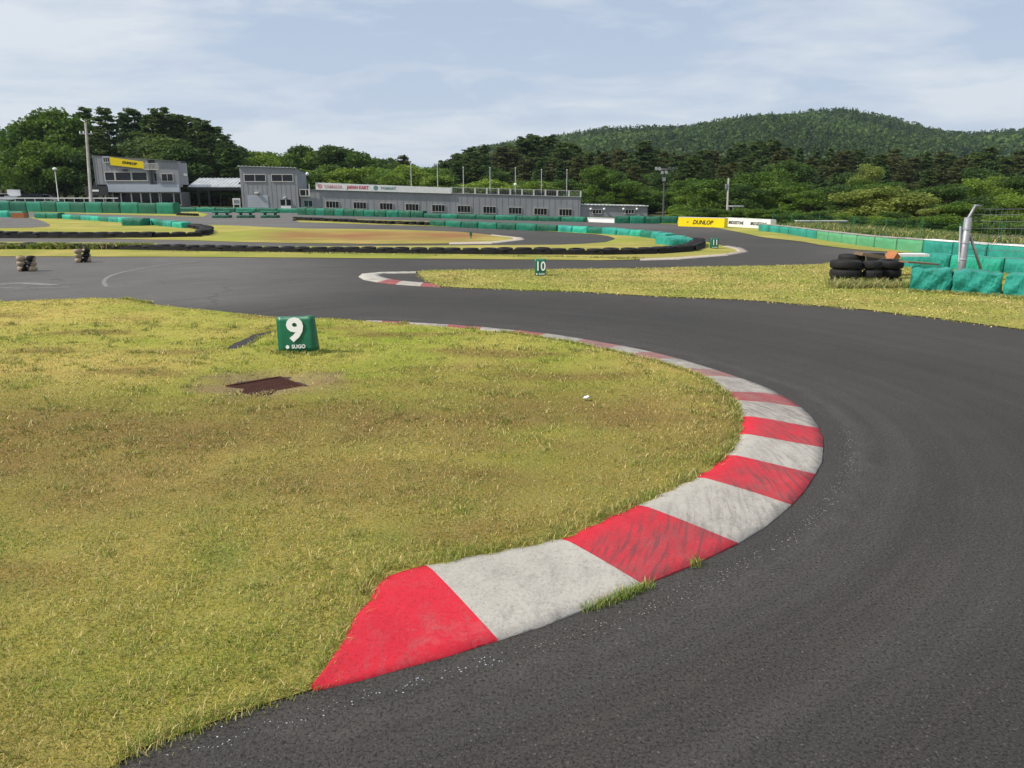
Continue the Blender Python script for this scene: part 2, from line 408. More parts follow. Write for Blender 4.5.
# --- colours of turf (true colours: fresh, dry, brown)
FRESH = np.array((.265,.32,.045)); DRY = np.array((.47,.385,.12)); BROWN = np.array((.195,.138,.05)); LUSH = np.array((.13,.24,.028))
def turf(x, y, k=0):
    d = sn(x, y, 1.1, 0+k)*.5+sn(x, y, 3.3, 1+k)*.35+sn(x, y, .4, 2)*.3
    c = FRESH+(DRY-FRESH)*np.clip(.50+d*.8, 0, 1)[:,None]
    return c
def turf_near(x, y):
    c = turf(x, y)
    band = np.exp(-((y-5.55-.12*x)/1.0)**2)*.85+.35*np.exp(-((y-4.1)/.5)**2)+.5*np.exp(-((y-7.3-.25*x)/.35)**2)*sstep(-2,-.5,x)
    br = np.clip(band*(.95+.7*sn(x*.55, y*1.8, 1.9, 2)+.5*sn(x, y, 5, 1)), 0, 1)*.95
    br = np.maximum(br, np.clip(sn(x*.5, y*1.6, 2.6, 3)*1.4-.3, 0, .8))
    c = c*(1.08-.1*sstep(8,5,y))[:,None]; c = c+(BROWN*1.2-c)*br[:,None]
    lu = np.clip(np.exp(-((y-3.0)/.7)**2-((x+1.7)/1.0)**2)*.0+np.clip(sn(x,y,5.2,4)-.25,0,1)*.8*sstep(5.5,3,y), 0, 1)
    c = c+(LUSH-c)*lu[:,None]
    # bare soil round the drain and along the little trench
    dr = P(267,388); e = ((x-dr.x)/.62)**2+((y-dr.y)/.42)**2
    s = np.clip((1.55-e)*1.2+.9*sn(x,y,7,3), 0, 1)*np.clip(2.4-e,0,1)*(.6+.4*(sn(x,y,19,2) > -.2))
    c = c+(np.array((.30,.225,.14))-c)*s[:,None]
    tt = dist_poly(x, y, [tuple(P(a,b)[:2]) for a, b in ((233,350),(240,344),(252,338),(266,334),(279,331))], False)
    c = c+(np.array((.05,.034,.02))-c)*np.exp(-(tt/.07)**2)[:,None]
    return c
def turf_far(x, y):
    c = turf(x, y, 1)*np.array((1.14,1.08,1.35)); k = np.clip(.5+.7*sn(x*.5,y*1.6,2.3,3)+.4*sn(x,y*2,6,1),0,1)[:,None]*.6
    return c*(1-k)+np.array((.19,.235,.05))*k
def turf_infield(x, y):
    c = turf_far(x, y); px = 512+F*x/y*cp*1.02
    b = sstep(250, 300, px)*sstep(510, 470, px)
    d0 = P(380,238).y
    k = b*np.exp(-((y-d0-1.2)/4.2)**2)*np.clip(.95+.6*sn(x*.6,y*1.5,1.7,2)+.3*sn(x,y,5,1), 0, 1)
    return c+(np.array((.30,.15,.08))-c)*np.clip(k,0,1)[:,None]
# --- kerb bands of the near corner: (paint, inner edge, outer edge) as seen
KB = [('r',[(312,690),(328,668),(345,640),(352,622),(368,603),(371,590),(385,573),(405,569),(425,567)],[(313,691.5),(360,681),(400,669.5),(450,656),(498,641)]),
 ('w',[(425,567),(460,560),(500,553),(560,541)],[(498,641),(545,626),(600,604),(643,586)]),
 ('r',[(560,541),(600,522),(636,507)],[(643,586),(695,565),(738,544)]),
 ('w',[(636,507),(667,493),(695,479)],[(738,544),(766,527),(791,506)]),
 ('r',[(695,479),(712,468),(726,457)],[(791,506),(805,491),(815,475)]),
 ('w',[(726,457),(734,446),(738.5,436)],[(815,475),(822,462),(823,449)]),
 ('r',[(738.5,436),(740.5,427),(740,418)],[(823,449),(823,439),(819,429)]),
 ('w',[(740,418),(737,410),(732,402)],[(819,429),(811,417),(801,408)]),
 ('o',[(732,402),(729,398),(724,394)],[(801,408),(791,401),(780,395)]),
 ('w',[(724,394),(713,385),(700,378)],[(780,395),(762,386),(742,379)]),
 ('p',[(700,378),(680,370.5)],[(742,379),(716,370.5)]),
 ('w',[(680,370.5),(650,361.5)],[(716,370.5),(681,359.5)]),
 ('p',[(650,361.5),(628,356)],[(681,359.5),(653,352.5)]),
 ('w',[(628,356),(606,351)],[(653,352.5),(622,346)]),
 ('p',[(606,351),(575,344.3)],[(622,346),(584,339.6)]),
 ('w',[(575,344.3),(540,338.2)],[(584,339.6),(546,333.8)]),
 ('o',[(540,338.2),(511,334)],[(546,333.8),(515,330.6)]),
 ('w',[(511,334),(480,330.4)],[(515,330.6),(483,327.6)]),
 ('o',[(480,330.4),(447,327.3)],[(483,327.6),(449,325)]),
 ('w',[(447,327.3),(408,324.6)],[(449,325),(409,322.6)]),
 ('o',[(408,324.6),(382,323.1)],[(409,322.6),(382,321.4)]),
 ('w',[(382,323.1),(366,322.4)],[(382,321.4),(366,320.8)])]
def resamp(pts, n):
    pts = [Vector(p) for p in pts]; L = [0]
    for a, b in zip(pts, pts[1:]): L.append(L[-1]+(b-a).length)
    out = []
    for k in range(n+1):
        s = L[-1]*k/n; i = 0
        while i < len(L)-2 and L[i+1] < s: i += 1
        t = (s-L[i])/max(1e-9, L[i+1]-L[i]); out.append(pts[i].lerp(pts[i+1], min(1,t)))
    return out
def build_kerb(bands, name, label, hin=.024, mats=None, nx=8, kk=True):
    co = []; faces = []; mi = []; wear = []; rub = []; sarc = 0
    mats = mats or {'r':0,'w':1,'o':2,'t':3,'p':4}
    for bi, (c, inn, out) in enumerate(bands):
        n = 14 if bi < 9 else 5
        I = resamp(W(inn), n); O = resamp(W(out), n)
        b0 = len(co); alen = sum((O[q+1]-O[q]).length for q in range(n))
        for k in range(n+1):
            for j in range(nx+1):
                t = j/nx; p = O[k].lerp(I[k], t)
                z = .008+(hin-.008)*math.sin(min(1,t*1.15)*math.pi/2)
                if j == nx: z = hin-.012
                # waviness of the cast edge
                co.append((p.x, p.y, z+.002*math.sin(p.x*23+p.y*17)))
                wr = ((.2+.5*sstep(1.0,.1,t))*(.6 if c == 'r' else 1)) if bi < 9 else .9
                wear.append(float(wr))
                r = 0.0
                if bi in (2,3,4,5,6): r = float(sstep(.98,.55,t))*(.9 if c != 'w' else .45)
                elif bi > 6: r = .8
                elif bi == 1: r = .12
                elif bi == 0: r = .05
                dd = (I[k]-O[k]).length*t
                rub.append((sarc+alen*k/n, dd, r))
        # outer skirt into the asphalt
        for k in range(n):
            for j in range(nx):
                a = b0+k*(nx+1)+j
                faces.append((a, a+nx+1, a+nx+2, a+1)); mi.append(mats[c])
        s0 = len(co)
        for k in range(n+1):
            for q, dz in ((0,-.03),(nx,-.06)):
                v = co[b0+k*(nx+1)+q]; co.append((v[0],v[1],v[2]+dz)); wear.append(1); rub.append((0,0,0))
        for k in range(n):
            faces.append((s0+2*k, s0+2*k+2, b0+(k+1)*(nx+1), b0+k*(nx+1))); mi.append(mats[c])
            faces.append((b0+k*(nx+1)+nx, b0+(k+1)*(nx+1)+nx, s0+2*k+3, s0+2*k+1)); mi.append(mats[c])
        sarc += alen
    o = obj_np(name, co, faces, M['kred'], nv=4, smooth=False)
    me = o.data; me.materials.append(M['kwhite']); me.materials.append(M['kredold']); me.materials.append(M['ktan']); me.materials.append(M['kpale'])
    me.polygons.foreach_set('material_index', np.array(mi, np.int32))
    at = me.attributes.new('wear','FLOAT','POINT'); at.data.foreach_set('value', np.array(wear, np.float32))
    at = me.attributes.new('rub','FLOAT_VECTOR','POINT'); at.data.foreach_set('vector', np.array(rub, np.float32).ravel())
    bm = bmesh.new(); bm.from_mesh(me); bmesh.ops.recalc_face_normals(bm, faces=bm.faces)
    up = sum(f.normal.z*f.calc_area() for f in bm.faces)
    if up < 0: bmesh.ops.reverse_faces(bm, faces=bm.faces)
    bm.to_mesh(me); bm.free()
    tag(o, label=label, kind='structure')
    return o
build_kerb(KB, 'kerb', 'red and white striped kerb curving round the near corner')
# far kerbs
K10 = [('w',[(416,273.3),(385,273.8),(379,275.2)],[(416,271.8),(381,272.3),(362,274)]),
       ('w',[(379,275.2),(381,277.2),(387,279)],[(362,274),(358.5,277),(364,280)]),
       ('w',[(387,279),(392,280)],[(364,280),(378,282.6)]),
       ('o',[(392,280),(403,281.6)],[(378,282.6),(396,284.6)]),
       ('w',[(403,281.6),(424,283.4)],[(396,284.6),(420,286.3)]),
       ('o',[(424,283.4),(432,284.6)],[(420,286.3),(441,287.6)])]
k10 = build_kerb(K10, 'kerb', 'small red and white kerb round the tip of the middle grass wedge', hin=.03, nx=3)
K11 = [('t',[(640,259.3),(679,257.6)],[(640,260.6),(680,259.6)]),('t',[(679,257.6),(722,254.6)],[(680,259.6),(729,255.8)]),
       ('t',[(722,254.6),(738,252),(735,249.5)],[(729,255.8),(749,252),(743,248.2)]),('t',[(735,249.5),(722,247)],[(743,248.2),(730,246)])]
build_kerb(K11, 'kerb', 'pale bare kerb round the outside of the corner marked 11', hin=.03, nx=3)
K12 = [('t',[(449,242.6),(490,241.8)],[(449,244.4),(492,243.9)]),('t',[(490,241.8),(513,239.6),(513,238)],[(492,243.9),(525,240),(523,237.8)]),
       ('t',[(513,238),(490,235.6)],[(523,237.8),(492,234.4)])]
build_kerb(K12, 'kerb', 'pale bare kerb round the end of the brown infield', hin=.03, nx=3)

inner = []
for b in KB: inner += b[1][:-1]
inner.append(KB[-1][1][-1]); kin = W(inner)
outer = []
for b in KB: outer += b[2][:-1]
outer.append(KB[-1][2][-1]); kout = smooth_line(W(outer), 3)
kmid = [((a[0]*.8+b[0]*.2),(a[1]*.8+b[1]*.2)) for a, b in zip(resamp(kin, 80), resamp(W(outer), 80))]
NEAR = W([(60,800),(80,782),(112,768),(145,748),(200,728),(250,709)])+[tuple(p[:2]) for p in kmid]+W([(366,321.3),(340,319.4),(300,318.2),(274,317),(227,312.4),(180,307.6),(150,304),(125,299.5),(100,298.8),(50,300),(0,302.5),(-120,306)])
EDGE = W([(60,800),(80,782),(112,768),(145,748),(200,728),(250,709)])+[(p[0]-.0,p[1]) for p in [tuple(q[:2]) for q in resamp(kin, 80)]]+NEAR[-13:]
NEAR += [(-14,9.5),(-14,-1),(-3.2,.2),(-2.2,.9)]
EDGE += [(-14,9.5),(-14,-1),(-3.2,.2),(-2.2,.9)]
drain = P(266,387)
TR0 = [P(233,350),P(240,344),P(252,338),P(266,334),P(279,331)]
def z_near(x, y):
    d = dist_poly(x, y, NEAR); e = sstep(0, .3, d)
    z = .005+.035*e+sn(x, y, .9, 1)*.02*e+.16*np.exp(-((x+5.2)/1.6)**2-((y-5.6)/.9)**2)*e+.03*sn(x,y,2.5,3)*.3*e
    c_, s_ = math.cos(.74), math.sin(.74); ax = np.abs((x-drain.x)*c_+(y-drain.y)*s_); ay = np.abs(-(x-drain.x)*s_+(y-drain.y)*c_)
    q = np.maximum(ax/.29, ay/.29)
    z = z-.07*sstep(1.12,.98, q)
    t = dist_poly(x, y, [tuple(p[:2]) for p in TR0], False)
    z = z-.09*np.exp(-(t/.09)**2)
    return z
def thatch(x, y):
    c = turf_near(x, y); k = (.6*sstep(9,4,y))[:,None]
    return c*(1-k)+(c*.45+np.array((.17,.125,.05)))*k
cdt_sheet('grass_verge', NEAR, z_near, M['grass'], .16, thatch, jitter=.012, label='near corner infield of patchy mown turf')
# asphalt sheet (whole circuit apron)
def a_old(x, y):
    px = 512+F*x/np.maximum(y,.5)*cp
    o = sstep(10.2, 13, y)*sstep(420, 200, px)*.85+sstep(30,45,y)*.5
    p1 = P(880,256); o = np.maximum(o, .8*np.exp(-((x-p1.x-2.5)/3)**2-((y-p1.y-1)/2.5)**2))
    return np.clip(o, 0, 1)
KO = kout
def a_lane(x, y):
    d = dist_poly(x, y, KO, False)
    # beyond the corner the line runs straight off to the left
    s = np.arctan2(y-6.5, x+1)*5
    return np.column_stack([d, s, 0*x])
AS = [(-160,-14),(70,-14),(70,18),(55,40),(40,60),(20,75),(-20,97),(-160,97)]
def z0(x, y): return 0*x
def grid_sheet(name, x0,x1,y0,y1, sp, **kw): return cdt_sheet(name, [(x0,y0),(x1,y0),(x1,y1),(x0,y1)], z0, M['asphalt'], sp, **kw)
AT = {'old':a_old, 'lane':a_lane}
# one sheet: fine near, coarse far
def asphalt():
    n1 = [(-8,-2),(9,-2),(9,14),(-8,14)]
    far = AS
    pts = []; 
    xs = [-160,-120,-90,-70,-55,-45,-38,-32,-27,-23,-20,-17.5,-15,-13,-11.5,-10]+list(np.arange(-9,9.01,.3))+[10,11.5,13,15,17.5,20,23,27,32,40,55,70]
    ys = [-14,-8,-5,-3]+list(np.arange(-2,14.01,.3))+[15,16,17,18,19,20,21.5,23,25,27,29,31,33]+list(range(35,98,2))
    X, Y = np.meshgrid(xs, ys); nx, ny = len(xs), len(ys)
    co = np.column_stack([X.ravel(), Y.ravel(), 0*X.ravel()])
    f = []
    for j in range(ny-1):
        for i in range(nx-1):
            cx, cy = (xs[i]+xs[i+1])/2, (ys[j]+ys[j+1])/2
            a = j*nx+i; f.append((a,a+1,a+nx+1,a+nx))
    f = np.array(f); cc = co[f].mean(1)
    # leave the land beyond the banners alone
    pxx = 512+F*cc[:,0]/np.maximum(cc[:,1],1)/cp; keep = cc[:,1] < np.where(cc[:,1] < 20, 99, np.interp(pxx, BPX, BPY)+3.5)
    o = obj_np('asphalt_track', co, f[keep], M['asphalt'], nv=4)
    for an, fn in AT.items():
        v = fn(co[:,0], co[:,1])
        if v.ndim == 1:
            at = o.data.attributes.new(an,'FLOAT','POINT'); at.data.foreach_set('value', v.astype(np.float32))
        else:
            at = o.data.attributes.new(an,'FLOAT_VECTOR','POINT'); at.data.foreach_set('vector', v.astype(np.float32).ravel())
    tag(o, label='dark asphalt of the kart circuit', kind='structure')
asphalt()
def flat(z): return lambda x, y: z+0*x
def soft(z, poly, a=.03): 
    return lambda x, y: z+a*sstep(0,.6,dist_poly(x,y,poly))
G10 = smooth_line(W([(438.4,286.6),(428,281),(421,272),(457,270.5),(534,270),(640,268.7),(715,267),(790,265.7),(827,263.8),(854,259.3),(866,254.8),(880,255),(905,257),(940,259),(1000,261)]),4)+W([(1300,268),(1300,370),(1024,330),(940,319),(865,310),(752,300.6),(640,295.7),(580,292),(471,288.6)])
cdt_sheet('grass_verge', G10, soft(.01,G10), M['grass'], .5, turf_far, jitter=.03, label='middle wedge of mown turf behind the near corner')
G11 = W([(-300,255),(0,256.6),(180,257),(380,258.6),(500,259.6),(600,260.6),(679,258.6),(722,255.4)])+smooth_line(W([(730,254.6),(743,252),(737,248.8),(726,246.6)]),4)+W([(712,243.5),(697,240),(685,236.5),(666,233.5),(629,230),(580,227.8),(500,224.5),(432,221.5),(360,219.5),(300,217.5),(292,219.5),(300,222.3),(400,225.5),(432,226.3),(528,230.3),(596,234.5)])+smooth_line(W([(608,236.3),(615,239),(606,242.3)]),4)+W([(585,244),(560,245),(500,245.3),(400,246),(300,246.5),(200,246),(100,242.8),(0,242),(-300,240)])
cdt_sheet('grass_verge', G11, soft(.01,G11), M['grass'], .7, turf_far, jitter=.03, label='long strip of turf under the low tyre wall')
G12 = W([(-200,214.8),(0,216.5),(60,218),(110,220),(150,222.5),(190,225.5),(215,225),(225,225.3),(300,228.5),(400,229.8),(460,232)])+smooth_line(W([(490,235),(514,237.8),(516,240.5),(495,242.6)]),4)+W([(449,243.8),(380,244),(300,243.5),(250,242.4),(200,240.8),(100,238.7),(0,238),(-200,237)])
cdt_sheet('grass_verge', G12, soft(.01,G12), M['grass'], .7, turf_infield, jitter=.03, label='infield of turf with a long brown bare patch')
G13 = W([(-300,205),(0,208.3),(100,211.5),(165,212.8),(197,211.8),(208,214.5),(203,217),(160,216),(100,214.3),(0,211.3),(-300,209)])
cdt_sheet('grass_verge', G13, flat(.012), M['grass'], 1.5, turf_far, label='thin turf strip below the tall green barrier')
POC = smooth_line(W([(-120,217.8),(0,217.8),(31,218.6),(50,225.5),(39,228),(0,229),(-120,231)]),3)
o = cdt_sheet('asphalt_track', POC, flat(.05), M['asphalt'], 1.0, attrs=AT, label='grey asphalt pocket in the far turf')
GO = smooth_line(W([(1500,285),(1100,268),(1000,259.5),(931,255.5),(900,252.8),(861,250.2),(825,246),(800,241.6),(764,237.6),(740,232.6),(711,227.3),(690,225.2),(660,224)]),4)+W([(655,221.5),(700,221.5),(770,226),(830,231),(900,238),(1000,247),(1100,253),(1500,268)])
cdt_sheet('grass_verge', GO, flat(.012), M['grass'], 1.0, turf_far, label='outer turf strip along the light green barrier')
# painted arc and faded blotches on the old asphalt
def ribbon(name, line, w, z, mat, label):
    L = [Vector((*p,)) for p in line]; bm = newbm(); pr = None
    for i, p in enumerate(L):
        d = (L[min(i+1,len(L)-1)]-L[max(i-1,0)]).normalized(); nrm = Vector((-d.y, d.x))*w*.5*random.uniform(.8,1.2)
        a = bm.verts.new((p.x-nrm.x,p.y-nrm.y,z)); b = bm.verts.new((p.x+nrm.x,p.y+nrm.y,z))
        if pr: bm.faces.new([pr[0],a,b,pr[1]])
        pr = (a,b)
    bmesh.ops.recalc_face_normals(bm, faces=bm.faces)
    o = obj_bm(name, bm, mat); tag(o, label=label, kind='structure')
arc = smooth_line(W([(107,287),(104,282),(108,277.5),(118,273.5),(134,270),(150,267),(170,264),(200,261)]),6)
ribbon('painted_line', arc, .09, .004, M['lineold'], 'faded white arc painted on the old asphalt')
ribbon('painted_line', smooth_line(W([(0,284.5),(20,283.2),(55,285.2)]),6), .22, .004, M['lineold'], 'pale worn streak on the asphalt by the tyre bundles')
ribbon('painted_line', smooth_line(W([(0,287.8),(30,288.4),(70,287)]),6), .1, .004, M['lineold'], 'thin pale worn streak below the wider one')
# the land all round
gx = list(np.arange(-200,201,10)); gx = [-2500,-1500,-900,-600,-400,-300,-240]+gx+[240,300,400,600,900,1500,2500]
gy = [-300,-100,-40,-15]+list(np.arange(0,201,6))+[220,250,290,340,500,900,1500,3000]
X, Y = np.meshgrid(gx, gy); nx = len(gx); ny = len(gy)
co = np.column_stack([X.ravel(), Y.ravel(), Tz(X.ravel(), Y.ravel())])
f = [(j*nx+i, j*nx+i+1, (j+1)*nx+i+1, (j+1)*nx+i) for j in range(ny-1) for i in range(nx-1)]
LAND = np.array((.075,.085,.035))
o = obj_np('ground', co, f, M['grass'], nv=4, cols=np.tile(LAND,(len(co),1))*(1+.25*sn(co[:,0],co[:,1],.1,1))[:,None], smooth=True)
tag(o, kind='structure', label='grass land round the circuit')
hx = np.arange(-1300,1501,25.); hy = np.arange(320,1301,20.)
X, Y = np.meshgrid(hx, hy); nx, ny = len(hx), len(hy)
co = np.column_stack([X.ravel(), Y.ravel(), hill_z(X.ravel(), Y.ravel())])
f = [(j*nx+i, j*nx+i+1, (j+1)*nx+i+1, (j+1)*nx+i) for j in range(ny-1) for i in range(nx-1)]
o = obj_np('hills', co, f, M['grass'], nv=4, cols=np.tile(np.array((.035,.05,.02)),(len(co),1)), smooth=True)
tag(o, kind='structure', label='wooded hills beyond the circuit')
# ------------------------------------------------------------------ grass blades
def blades(name, outline_fn, pts, zf, hgt, wid, colf, per=7, label='', spread=.035, lush=0., kind='stuff', seg=True, cat=None):
    """pts: (n,2) tuft centres; each tuft gets several blades"""
    n = len(pts)*per
    c = np.repeat(pts, per, 0)+rng.normal(0, spread, (n,2))
    if outline_fn is not None:
        k = outline_fn(c[:,0], c[:,1]); c = c[k]; n = len(c)
    dist = np.hypot(c[:,0], c[:,1])
    z = zf(c[:,0], c[:,1])-.004
    h = hgt*np.minimum(.45+rng.gamma(3,.2,n), 1.6)*(1+.25*sn(c[:,0],c[:,1],2.1,5)); w = wid*rng.uniform(.7,1.4,n)*np.clip(dist/4.5,.8,3.2)
    a = rng.uniform(0, 2*np.pi, n); lean = rng.uniform(.25,1.25,n)*h; b = rng.uniform(0,2*np.pi,n)
    dx, dy = np.cos(a)*w*.5, np.sin(a)*w*.5; lx, ly = np.cos(b)*lean, np.sin(b)*lean
    base = np.column_stack([c, z])
    v0 = base+np.column_stack([-dx,-dy,0*dx]); v1 = base+np.column_stack([dx,dy,0*dx])
    mid = base+np.column_stack([lx*.35, ly*.35, h*.6])
    v2 = mid+np.column_stack([dx*.75,dy*.75,0*dx]); v3 = mid-np.column_stack([dx*.75,dy*.75,0*dx])
    v4 = base+np.column_stack([lx, ly, h*.92])
    co = np.stack([v0,v1,v2,v3,v4],1).reshape(-1,3)
    i = np.arange(n)[:,None]*5
    tri = np.concatenate([i+np.array([0,1,2]), i+np.array([0,2,3]), i+np.array([3,2,4])],0)
    col = colf(c[:,0], c[:,1]); r = rng.random(n)
    # each blade: some green, some straw
    straw = np.array((.66,.52,.25)); green = np.array((.18,.27,.035))
    t = np.where(r < .34, rng.uniform(.3,1.0,n), 0)[:,None]; col = col*(1-t)+straw*t
    g = np.where(r > .74-.16*sstep(5,3,c[:,1]), rng.uniform(.3,.9,n), 0)[:,None]; col = col*(1-g)+green*g
    col = col*rng.uniform(.65,1.5,n)[:,None]
    col5 = np.repeat(col, 5, 0)
    o = obj_np(name, co, tri, M['blade'], cols=col5)
    tag(o, label=label, cat=cat, kind=kind)
    return o
def scatter(x0,x1,y0,y1,dens_fn, poly, mx):
    n = int((x1-x0)*(y1-y0)*mx); x = rng.uniform(x0,x1,n); y = rng.uniform(y0,y1,n)
    k = rng.random(n) < dens_fn(x,y)/mx; x, y = x[k], y[k]
    # only where the picture or a side step could look
    v = np.abs(x) < y*.80+1.6; x, y = x[v], y[v]
    k = inside(x, y, poly); return np.column_stack([x[k], y[k]])
def soil_free(x, y):
    e = ((x-drain.x)/.60)**2+((y-drain.y)/.40)**2
    t = dist_poly(x, y, [tuple(p[:2]) for p in TR0], False)
    c_, s_ = math.cos(.74), math.sin(.74); q = np.maximum(np.abs((x-drain.x)*c_+(y-drain.y)*s_)/.29, np.abs(-(x-drain.x)*s_+(y-drain.y)*c_)/.29)
    return ((e+.6*sn(x,y,7,3) > 1) | (rng.random(len(x)) < .25)) & (q > 1.0) & ((t > .055) | (rng.random(len(x)) < .3))
pts = scatter(-10.5, 3.5, .8, 14, lambda x,y: np.clip(11500/np.hypot(x,y)**1.8, 150, 1700), EDGE, 1700)
patch = sn(pts[:,0],pts[:,1],6,2)+rng.normal(0,.45,len(pts)) > -.55
pts = pts[patch]
blades('grass', soil_free, pts, z_near, .016, .0040, turf_near, per=10, label='short patchy mown grass of the near corner infield', cat='grass')
# greener, longer tufts here and there and along the edges
ed = []
for a, b in zip(EDGE, EDGE[1:]):
    L = math.hypot(b[0]-a[0], b[1]-a[1])
    if a[1] < .5 or a[0] < -9 or (a[1] > 9.3 and random.random() < .9): continue
    for k in range(int(L*150)):
        t = random.random(); ed.append((a[0]+(b[0]-a[0])*t+random.gauss(0,.013)-.012, a[1]+(b[1]-a[1])*t+random.gauss(0,.013)+.012))
ed = np.array(ed)
ed = ed[sn(ed[:,0],ed[:,1],7,1)+rng.normal(0,.35,len(ed)) > -.35]
cl = rng.uniform((-7,1.2),(2.2,10),(650,2)); cl = cl[inside(cl[:,0],cl[:,1],EDGE)]
cl = np.repeat(cl, 5, 0)+rng.normal(0,.05,(len(cl)*5,2))
sb = P(298,357); sbp = np.column_stack([rng.uniform(sb.x-.26,sb.x+.28,170), rng.normal(sb.y-.02,.06,170)])
cl = np.concatenate([cl, ed, sbp])
# tufts growing at the foot of the kerb's outer edge
kf = []
for (a, b, nn) in ((P(585,611),P(652,584),60),(P(690,567),P(700,563),10),(P(600,606),P(640,590),30)):
    for k in range(nn):
        t = random.random(); kf.append((a.x+(b.x-a.x)*t+random.gauss(0,.008), a.y+(b.y-a.y)*t+random.gauss(0,.008)-.005))
lushc = lambda x,y: np.tile(np.array((.15,.25,.035)),(len(x),1))*(.9+.3*sn(x,y,5,1))[:,None]
blades('grass', None, cl, z_near, .034, .004, lambda x,y: .45*lushc(x,y)+.55*turf_near(x,y), per=8, label='longer green grass tufts in the near turf', spread=.02, cat='grass')
blades('grass', None, np.array(kf), flat(.004), .030, .0035, lushc, per=8, label='weedy grass growing along the outer foot of the kerb', spread=.012, cat='grass')
pts = scatter(-3, 19, 8, 20, lambda x,y: 130+0*x, G10, 130)
blades('grass', None, pts, soft(.01,G10), .019, .006, turf_far, per=6, label='short mown grass of the middle wedge', spread=.06, cat='grass')
edg = []
for a, b in zip(G10, G10[1:]+G10[:1]):
    L = math.hypot(b[0]-a[0], b[1]-a[1])
    if max(abs(a[0]),abs(b[0])) > 22: continue
    for k in range(int(L*16)):
        t = random.random(); edg.append((a[0]+(b[0]-a[0])*t+random.gauss(0,.04), a[1]+(b[1]-a[1])*t+random.gauss(0,.04)))
blades('grass', None, np.array(edg), flat(.0), .03, .006, turf_far, per=6, label='ragged grass fringe of the middle wedge', spread=.04, cat='grass')
# crumbs of stone and old paint along the kerb
def crumbs(name, line, offs, sig, n, size, mat, label):
    L = resamp([Vector(p) for p in line], 200); co = []; fs = []
    for k in range(n):
        i = random.randint(0, len(L)-2); p = L[i].lerp(L[i+1], random.random()); d = (L[i+1]-L[i]).normalized(); nr = Vector((d.y,-d.x))
        q = p+nr*(offs+random.gauss(0,sig)); s = size*random.uniform(.5,1.5); b = len(co)
        for t in range(5):
            an = t*1.257+random.random()*.5; co.append((q.x+s*math.cos(an), q.y+s*math.sin(an)*.8, .001))
        co.append((q.x,q.y,s*.7+.001))
        for t in range(5): fs.append((b+t, b+(t+1)%5, b+5))
    o = obj_np(name, co, fs, mat); tag(o, label=label, kind='stuff', cat='gravel')
lineA = W([(150,762),(220,742),(300,716),(380,692),(450,672),(520,653)])
crumbs('gravel', lineA, 0.0, .022, 85, .0026, M['lightbluegrey'], 'white crumbs of old paint strewn beside the end of the kerb')
lineB = smooth_line(W([(520,653),(600,628),(690,592),(760,556),(812,520),(843,480),(850,452),(842,425)]),5)
crumbs('gravel', lineB, 0.0, .03, 420, .0026, M['concrete'], 'pale stone crumbs swept along the outside of the kerb')
# ------------------------------------------------------------------ drain, trench rim, litter
d0 = empty('drain_cover', (drain.x, drain.y, -.016), .74); tag(d0, 'rusty brown steel drain grating sunk in bare soil in front of board 9', 'drain cover')
bm = newbm()
for q in (-1,1):
    bx(bm, -.27,.27, q*.255-.015, q*.255+.015, 0,.028); bx(bm, q*.255-.015, q*.255+.015, -.24,.24, .001,.027)
obj_bm('frame', bm, M['rust'], d0)
bm = newbm()
for k in range(20): bx(bm, -.235+k*.0245, -.222+k*.0245, -.24,.24, .005,.022)
for k in range(12): bx(bm, -.24,.24, -.225+k*.04, -.215+k*.04, .003,.019)
obj_bm('grating', bm, M['rust'], d0)
bm = newbm(); bx(bm, -.24,.24,-.24,.24, -.004,.001); obj_bm('pit_floor', bm, M['rust'], d0)
lt = P(585,405); bm = newbm()
for i in range(3):
    a = random.random()*6
    bx(bm, -.018,.018,-.012,.012, 0,.008, M=Matrix.Translation((lt.x+.01*i, lt.y, .055+.006*i))@Matrix.Rotation(a,4,'Z')@Matrix.Rotation(.5,4,'X'))
tag(obj_bm('litter', bm, M['white']), 'small white scrap of litter lying on the near turf', 'litter')
